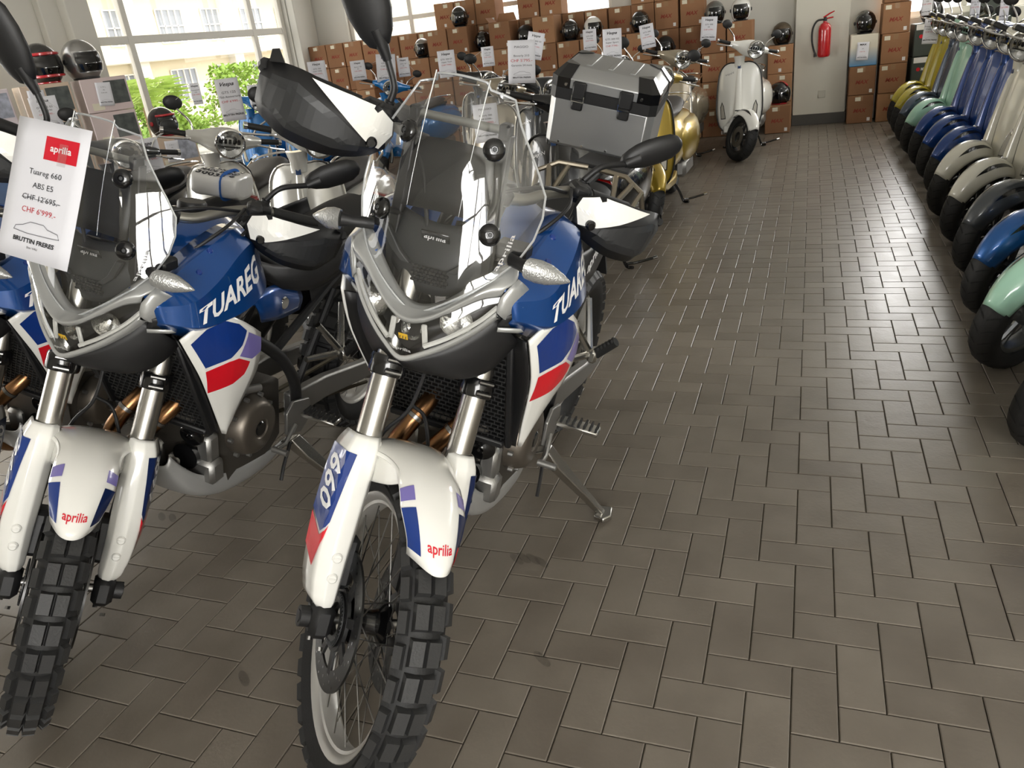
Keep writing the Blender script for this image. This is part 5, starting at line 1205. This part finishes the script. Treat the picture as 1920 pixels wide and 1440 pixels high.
# ================================================================== cartons
CART = [mat('carton_%d' % i, c, .8, vary=.1, vscale=7, bump=.2, bscale=60) for i, c in enumerate(('9b7150', '8d6546', 'a67b58'))]
LAB = mat('carton_label', 'e6dfc9', .7); LABW = mat('carton_label_white', 'ece9e6', .7); PRT = mat('carton_red_print', '8e3a28', .75); TAPE = mat('packing_tape', '9b7650', .4)
BW, BD, BH = .298, .34, .329
protos = []
def carton_proto(k, mt_):
    o = thing('carton', 'x', 'box')
    b = MB().bbox((0, 0, BH/2), (BW-.006, BD, BH-.003), .006).build('carton_body', mt_, o, 30)
    MB().bbox((0, -BD/2-.0008, BH-.036), (.05, .0012, .06), .0003).build('packing_tape', TAPE, o)
    MB().bbox((-.09+.06*k, -BD/2-.0012, BH-.045), (.062, .0016, .045), .0004).build('carton_label', LAB, o)
    MB().bbox((.10-.1*(k == 2), -BD/2-.0012, .045), (.034, .0016, .04), .0004).build('carton_label', LABW, o)
    text_on('MAX', lambda x, y, w: V((-.075+.15*x/w, -BD/2-.0008, .13+y*.042)), shear=.3, bold=.03).build('carton_print', PRT, o, 0)
    return o
protos = [carton_proto(k, CART[k]) for k in range(3)]
ORD = ['bottom', 'second', 'third', 'fourth', 'fifth', 'sixth', 'seventh']
CNT = ['first', 'second', 'third', 'fourth', 'fifth', 'sixth', 'seventh', 'eighth', 'ninth', 'tenth', 'eleventh', 'twelfth', 'thirteenth', 'fourteenth', 'fifteenth', 'sixteenth', 'seventeenth', 'eighteenth', 'nineteenth', 'twentieth', 'twenty-first']
def stack(x, y, n, desc, rz=0, z0=0, group='brown cartons stacked along the back wall', plain=False):
    for i in range(n):
        k = random.randrange(3); o = copy_tree(protos[k])
        o.location = (x+random.uniform(-.006, .006), y+random.uniform(-.012, .0), z0+i*BH+.001); o.rotation_euler = (0, 0, rz+random.uniform(-.02, .02))
        tag(o, 'brown cardboard carton, %s from floor %s' % (ORD[i], desc), 'box', group)
back = [5, 5, 5, 5, 5, 5, 5, 6, 6, 6, 5, 7, 7, 5, 5, 5, 6, 7, 7, 0, 0]
front = [0, 0, 0, 4, 0, 3, 4, 5, 5, 4, 5, 4, 5, 4, 4, 4, 4, 3, 3, 4, 4]
for i in range(21):
    x = -7.05+.305*i+.02
    if back[i]: stack(x, 9.77, back[i], 'in the %s rear stack from the left' % CNT[i])
    if front[i]: stack(x, 9.40, front[i], 'in the %s front stack from the left' % CNT[i])
stack(-.47, 9.70, 3, 'in the stack left of the extinguisher column')
stack(-.47, 9.33, 1, 'under the black and red helmet')
stack(.475, 9.72, 2, 'in the stack right of the extinguisher column')
stack(.80, 9.70, 5, 'in the tall dark stack beside the grey boxes')
for p in protos:
    for ch in list(p.children_recursive): bpy.data.objects.remove(ch)
    bpy.data.objects.remove(p)
# white and blue box right of the column
wb = thing('product_box', 'pale box fading to blue with a small sheet, right of the column', 'box', (.475, 9.72, 2*BH+.002))
def grad_mat():
    m = bpy.data.materials.new('pale_blue_fade_print'); m.use_nodes = True; nt = m.node_tree; b = nt.nodes['Principled BSDF']
    tc_ = nt.nodes.new('ShaderNodeTexCoord'); sp = nt.nodes.new('ShaderNodeSeparateXYZ'); nt.links.new(tc_.outputs['Generated'], sp.inputs[0])
    cr = nt.nodes.new('ShaderNodeValToRGB'); cr.color_ramp.elements[0].color = lin('4f8fbd'); cr.color_ramp.elements[1].color = lin('e4ddca'); cr.color_ramp.elements[1].position = .6
    nt.links.new(sp.outputs[2], cr.inputs[0]); nt.links.new(cr.outputs[0], b.inputs['Base Color']); b.inputs['Roughness'].default_value = .5; return m
MB().bbox((0, 0, .175), (.30, .34, .35), .006).build('box_body', grad_mat(), wb, 30)
sheet('small sheet leaning on the pale blue box right of the column', 'max', (.46, 9.515, 2*BH+.17), (-.12, .05, 0), .13, .2)
# grey-green intercom boxes
for i, (x, y) in enumerate(((1.17, 9.66), (1.17, 9.66), (1.17, 9.66), (1.78, 9.7), (1.78, 9.7), (1.78, 9.7), (1.78, 9.7))):
    z = (i if i < 3 else i-3)*.355+.001
    o = thing('accessory_box', 'dark green-grey box with red dot, %s in the stack %s' % (ORD[i if i < 3 else i-3], 'under the black helmet' if i < 3 else 'behind the row of scooters'), 'box', (x, y, z), (0, 0, .05), 'dark accessory boxes at the right rear')
    MB().bbox((0, 0, .175), (.36, .34, .35), .006).build('box_body', mat('box_green_grey', '3d443f', .6), o, 30)
    MB().bbox((-.09, -.171, .315), (.15, .002, .06), .0005).build('box_label', LABW, o); MB().bbox((.07, -.171, .32), (.09, .002, .05), .0005).build('box_label', LAB, o)
    MB().lathe([(0, .002), (.02, .002), (.021, 0)], (-.11, -.170, .215), (0, -1, 0), 16).build('red_dot', TXR, o)
    text_on('MIDLAND', lambda a, b, w_: V((-.08+.15*a/w_, -.1715, .20+b*.032)), bold=.03).build('box_lettering', TXW, o, 0)
    MB().bbox((.145, -.171, .23), (.018, .003, .09), .001).build('hand_hole', BLK, o)

# ================================================================== helmets
def helmet(label, loc, rz, shell, kind='jet', accent=None, s=1.0, visor='dark', tilt=0):
    o = thing('helmet', label, 'helmet', loc, (tilt, 0, rz), 'helmets on display'); o.scale = (s, s, s)
    # local: face towards -y, base on z = 0
    rx, ry, rz_ = .118, .142, .135; c = V((0, 0, .118)); m = MB(); N, M_ = 36, 22; keep = {}; vs = []; fs = []
    for i in range(M_+1):
        t = math.pi*.03+(math.pi*.80)*i/M_
        for j in range(N):
            a = 2*math.pi*j/N; sq = 1.0
            zz = math.cos(t); hor = math.sin(t) if t < math.pi/2 else math.sin(t)*.3+.7*1.0*math.sin(t)**.5
            y = -math.cos(a)*ry*hor
            if kind == 'full' and zz < -.1 and y < 0: y *= 1.10
            vs.append(c+V((math.sin(a)*rx*hor, y, zz*rz_)))
    op = lambda t_, a_: (abs(a_) < .95 and ((.44 < t_ < .80) if kind == 'full' else (t_ > .40)))
    vis = []
    for i in range(M_):
        for j in range(N):
            a = 2*math.pi*(j+.5)/N; a = a-2*math.pi if a > math.pi else a; tt = (i+.5)/M_
            q = (i*N+j, i*N+(j+1) % N, (i+1)*N+(j+1) % N, (i+1)*N+j)
            if op(tt, a): vis.append((q, tt))
            else: fs.append(q)
    fs.append(tuple(range(N)))
    m.add(vs, fs); m.build('helmet_shell', shell, o, 60, solid=.010)
    # lining
    q = MB().ell((0, .012, .115), (.098, .115, .112), 20, 12); q.build('lining', mat('helmet_lining', '18181a', .9), o)
    # visor
    vm = {'dark': mat('dark_visor', '0b0c0e', .05, coat=1.), 'clear': thin_glass('clear_visor', (.75, .77, .78)), 'smoke': thin_glass('smoke_visor', (.25, .26, .28))}[visor]
    vf = [f for f, tt in vis if kind == 'full' or tt < .86]
    m = MB(); m.add([c+(p-c)*1.035 for p in vs], vf); us = sorted({i for f in vf for i in f}); mp = {u_: i for i, u_ in enumerate(us)}
    m2 = MB(); m2.add([m.v[u_] for u_ in us], [tuple(mp[i] for i in f) for f in vf]); m2.build('visor', vm, o, 60)
    rim_ = []
    for j in range(N): rim_.append(vs[M_*N+j])
    MB().tube(rim_, .006, 6, closed=True).build('edge_trim', accent or BLK, o)
    for sg in (-1, 1): MB().lathe([(0, .010), (.014, .010), (.02, .005), (.021, -.004)], (sg*.118, -.01, .115), (sg, 0, 0), 18).build('visor_pivot', accent if kind == 'full' and accent else DGREY, o)
    if accent and kind == 'full':
        bv = m2.bvh()
        up = [vs[int(M_*.44)*N+(j % N)] for j in range(-6, 7)]
        MB().tube([c+(p-c)*1.03 for p in up], .010, 6).build('accent_stripe', accent, o)
        lo = [vs[int(M_*.82)*N+(j % N)] for j in range(-6, 7)]
        MB().tube([c+(p-c)*1.03 for p in lo], .010, 6).build('accent_stripe', accent, o)
    elif accent:
        MB().tube(catmull([c+V((0, -.125, .09)), c+V((0, -.05, .137)), c+V((0, .06, .125))], 4), .012, 6, flat=(.3, 1)).build('accent_stripe', accent, o)
    return o
HB = mat('helmet_black', '101012', .15, coat=1.); HW = mat('helmet_white', 'e8e7e2', .2, coat=1.); HS = mat('helmet_silver', '9b9a98', .28, metal=.8, coat=.6); HG = mat('helmet_grey', '6f716f', .3, metal=.4, coat=.6); HBZ = mat('helmet_bronze', '5d5142', .45, metal=.4); HR = mat('helmet_red', 'c4222c', .3, coat=.8); HM = mat('helmet_matt_black', '1d1d1f', .5)
Z = lambda n: n*BH+.004
FX = lambda i: -7.05+.305*i+.02
helmet('glossy black open helmet standing highest among the cartons left of centre', (FX(8), 9.40, Z(5)), .3, HB)
helmet('black open helmet beside the open carton, above a hanging sheet', (FX(9), 9.40, Z(4)), .2, HB, visor='smoke')
helmet('matt black helmet behind the large price sheets', (FX(11), 9.40, Z(4)), -.3, HM)
helmet('black helmet with clear visor left of the white helmet', (FX(13), 9.40, Z(4)), .2, HB, visor='clear')
helmet('white open helmet standing on the cartons above the top case', (FX(14), 9.40, Z(4)), .5, HW)
helmet('glossy black helmet above the bronze scooter', (FX(16), 9.40, Z(4)), .15, HB)
helmet('black helmet half hidden behind the gold scooter mirror', (FX(17), 9.40, Z(3)), .2, HM)
helmet('grey open helmet with black visor above the white scooter', (FX(19), 9.40, Z(4)), .3, HG)
helmet('white helmet with black visor right of the grey one', (FX(20), 9.40, Z(4)), .1, HW)
helmet('bronze coloured open helmet on the carton stack left of the column', (-.46, 9.68, Z(3)), .2, HBZ, visor='smoke')
helmet('black helmet with red side panel on the lowest carton', (-.46, 9.33, Z(1)), .9, HB, accent=HR)
helmet('glossy black helmet on the pale blue box', (.475, 9.70, 2*BH+.36), .2, HB)
helmet('matt black helmet on top of the dark accessory boxes', (1.17, 9.62, 3*.355+.005), .1, HM)
helmet('chrome faced open helmet behind the tall mirror stalk, among the cartons', (FX(6), 9.40, Z(4)), .2, HS)
# open flaps on one carton
of = thing('open_carton_lid', 'raised cardboard flaps of the open carton behind the hanging sheet', 'carton flap', (FX(10), 9.40, Z(5)))
MB().prism([(-.145, .15, 0), (.145, .15, 0), (.10, .19, .10), (-.11, .19, .10)], (0, .006, 0)).build('flap', CART[0], of, 0)
MB().prism([(-.145, -.15, 0), (-.145, .15, 0), (-.20, .12, .06), (-.20, -.12, .06)], (.005, 0, 0)).build('flap', CART[0], of, 0)

# ---- clothing boxes by the big window
PBX = [mat('tan_box_%d' % i, c, .35, coat=.3) for i, c in enumerate(('cfb9a4', 'd8c6c4', 'e0d4d8'))]
JKT = mat('jacket_photo', '4d5250', .5, vary=.9, vscale=18, bump=.3, bscale=30); JKT2 = mat('gear_photo', 'a7abb8', .5, vary=.8, vscale=22)
def gear_box(label, loc, rz, k, photo, w_=.40, h_=.29):
    o = thing('clothing_box', label, 'box', loc, (0, 0, rz), 'printed clothing boxes by the big window')
    MB().bbox((0, 0, h_/2), (w_, .32, h_-.002), .005).build('box_body', PBX[k], o, 30)
    MB().bbox((.09, -.1605, h_*.55), (.19, .002, h_*.68), .001).build('photo_panel', photo, o); MB().bbox((.201-.4+w_/2+.0-.001+.2-.2, 0, h_*.5), (.002, .2, h_*.6), .001).build('photo_panel', photo, o)
    MB().bbox((-.10, -.1605, .05), (.10, .002, .06), .001).build('box_label', LAB, o)
    return o
gx, gy = -6.5, 4.22
q = 0
for j, (dx, dy, n, k) in enumerate(((-.24, -.42, 5, 2), (.0, .0, 5, 0), (.24, .42, 5, 1))):
    for i in range(n):
        gear_box('printed clothing box, %s from floor in the %s stack by the window' % (ORD[i], ('nearest pinkish white', 'middle tan', 'farthest rosy')[j]), (gx+dx, gy+dy, i*.292+.001+.07), R(60), (k if i > 2 else 0), JKT2 if j == 0 else JKT)
for i in range(3): gear_box('printed clothing box, %s from floor in the low stack near the mullion' % ORD[i], (-6.02, 5.06, i*.292+.071), R(60), 0, JKT2)
pal = thing('wooden_pallet', 'low wooden pallet under the clothing boxes by the window', 'pallet', (-6.35, 4.5, 0), (0, 0, R(-30)))
for k in range(6): MB().bbox((-.35+.14*k, 0, .06), (.11, 1.75, .018), .002).build('plank', mat('pallet_wood', 'a98d63', .8), pal)
for k in range(3): MB().bbox((0, -.75+.75*k, .026), (.82, .1, .05), .003).build('bearer', mat('pallet_wood', 'a98d63', .8), pal)
GZ = 5*.292+.075
helmet('black full face helmet with red trim on the clothing boxes', (gx+.03, gy+.06, GZ), R(75), HB, 'full', HR, 1.3, 'smoke')
helmet('silver full face helmet on the clothing boxes by the window', (gx+.2, gy+.34, GZ), R(75), HS, 'full', None, 1.3, 'smoke')
helmet('black and red full face helmet on the low boxes by the mullion', (-6.02, 5.03, 3*.292+.075), R(75), HB, 'full', HR, 1.05, 'smoke')
for lb_, bx, by, lev, sx in (('sheet on the upper tan clothing box', gx, gy, 4, -.09), ('sheet on the rosy clothing box under the silver helmet', gx+.24, gy+.42, 4, -.02), ('sheet on the middle tan clothing box', gx, gy, 3, -.06), ('sheet on the low clothing box near the mullion', -6.02, 5.06, 2, -.05)):
    nx, ny = math.sin(R(60)), -math.cos(R(60)); tx, ty = math.cos(R(60)), math.sin(R(60))
    sheet(lb_, 'box', (bx+nx*.168+tx*sx, by+ny*.168+ty*sx, .071+lev*.292+.15), (0, .06, R(60)), .13, .20, curl=.004)
# blue banner at the left edge
bn = thing('display_banner', 'dark blue roll-up display banner at the left picture edge', 'banner', (-5.9, 2.75, 0), (0, 0, R(48)))
MB().bbox((0, 0, .86), (.62, .004, 1.60), .001).build('banner_cloth', mat('banner_print', '2c4f7c', .4, vary=.7, vscale=4), bn); MB().bbox((0, 0, .035), (.66, .12, .07), .015).build('banner_foot', ALUM, bn); MB().cyl((0, .02, .05), (0, .02, 1.66), .008).build('banner_pole', STEEL, bn)

# ================================================================== fire extinguisher
ex = thing('fire_extinguisher', 'red fire extinguisher hanging on the cream column', 'fire extinguisher', (.03, 9.665, .80))
RD = mat('extinguisher_red', 'c01822', .22, coat=.8)
MB().lathe([(0, 0), (.06, 0), (.072, .012), (.075, .03), (.075, .30), (.068, .345), (.045, .375), (.025, .385), (.022, .40), (0, .40)], (0, 0, 0), (0, 0, 1), 32).build('cylinder_body', RD, ex)
MB().lathe([(0, 0), (.022, 0), (.022, .03), (.016, .05), (0, .05)], (0, 0, .395), (0, 0, 1), 16).build('valve', BLK, ex)
MB().tube([(-.02, 0, .44), (.04, -.01, .475), (.10, -.02, .50)], [.010, .009, .006], 8).build('lever', RD, ex); MB().tube([(-.01, 0, .425), (.05, -.01, .43), (.09, -.02, .435)], .008, 8).build('carry_handle', RD, ex)
MB().tube(catmull([(-.02, -.01, .42), (-.09, -.02, .41), (-.135, -.03, .33), (-.14, -.03, .2), (-.115, -.03, .09), (-.10, -.03, .05)], 6), .011, 10).build('hose', BLK, ex)
MB().cyl((-.10, -.03, .05), (-.096, -.03, .01), .014, .018, 10).build('nozzle', BLK, ex)
for z0, z1 in ((.235, .268), (.12, .15)):
    MB().lathe([(.0757, z0), (.0757, z1)], (0, 0, 0), (0, 0, 1), 20, a0=R(0), a1=R(120)).build('label_band', mat('extinguisher_label', 'e2cfc6', .5), ex)
MB().bbox((0, .09, .2), (.05, .03, .3), .004).build('wall_bracket', DGREY, ex)

# ================================================================== wrapped parcel with blue strap, on the tail of the left motorcycle
pk = thing('wrapped_parcel', 'clear wrapped parcel with black print and a blue strap', 'parcel', (-2.40, 1.36, .985), (0, .24, R(8)))
rows = []
for x in (-.105, -.095, -.05, 0, .05, .095, .105):
    s = 1-.25*(abs(x) > .1); rows.append([(x, s*.075*math.copysign(abs(math.cos(k*math.pi/7))**.6, math.cos(k*math.pi/7))+random.uniform(-.004, .004), .05+s*.05*math.copysign(abs(math.sin(k*math.pi/7))**.6, math.sin(k*math.pi/7))+random.uniform(-.004, .004)) for k in range(14)])
m = MB().surf(rows, 3, 2, cv=True); bv = m.bvh(); m.loft([[V(p) for p in catmull(rows[0], 2, True)], [V((-.106, 0, .05))]*28], True, False); m.loft([[V(p) for p in catmull(rows[-1], 2, True)], [V((.106, 0, .05))]*28], True, False)
m.build('parcel_wrap', mat('white_wrap', 'd9d8d6', .3, coat=.5, bump=.8, bscale=25), pk, 60)
for k, t in enumerate(('DE 300ER N', 'MADE IN IND', '30032 6')):
    vs, fs, tw = text2d(t, bold=.03); drape(bv, [V((-.085+.17*x/tw, -.058+.036*(2-k)+y*.024, .2)) for x, y in vs], fs, (0, 0, -1), .0015).build('parcel_print', INK, pk, 0)
MB().tube([V((.035, .079*math.copysign(abs(math.cos(k*math.pi/10))**.6, math.cos(k*math.pi/10)), .05+.054*math.copysign(abs(math.sin(k*math.pi/10))**.6, math.sin(k*math.pi/10)))) for k in range(20)], .009, 6, closed=True, flat=(.25, 1)).build('strap', mat('blue_strap', '1f5fb0', .5), pk)
# scrap of plastic on the tiles
lt_ = thing('plastic_scrap', 'tiny crumpled scrap of clear plastic lying on the tiles', 'litter', (.437, .245, .001))
MB().surf([[(0, 0, .001), (.01, .006, .006), (.022, .0, .002)], [(.002, .012, .004), (.014, .016, .013), (.026, .014, .005)], [(.012, .028, .001), (.02, .03, .007), (.03, .026, .001)]], 3, 3).build('scrap', mat('clear_plastic', 'cfc9b8', .25, coat=.5), lt_, 20)
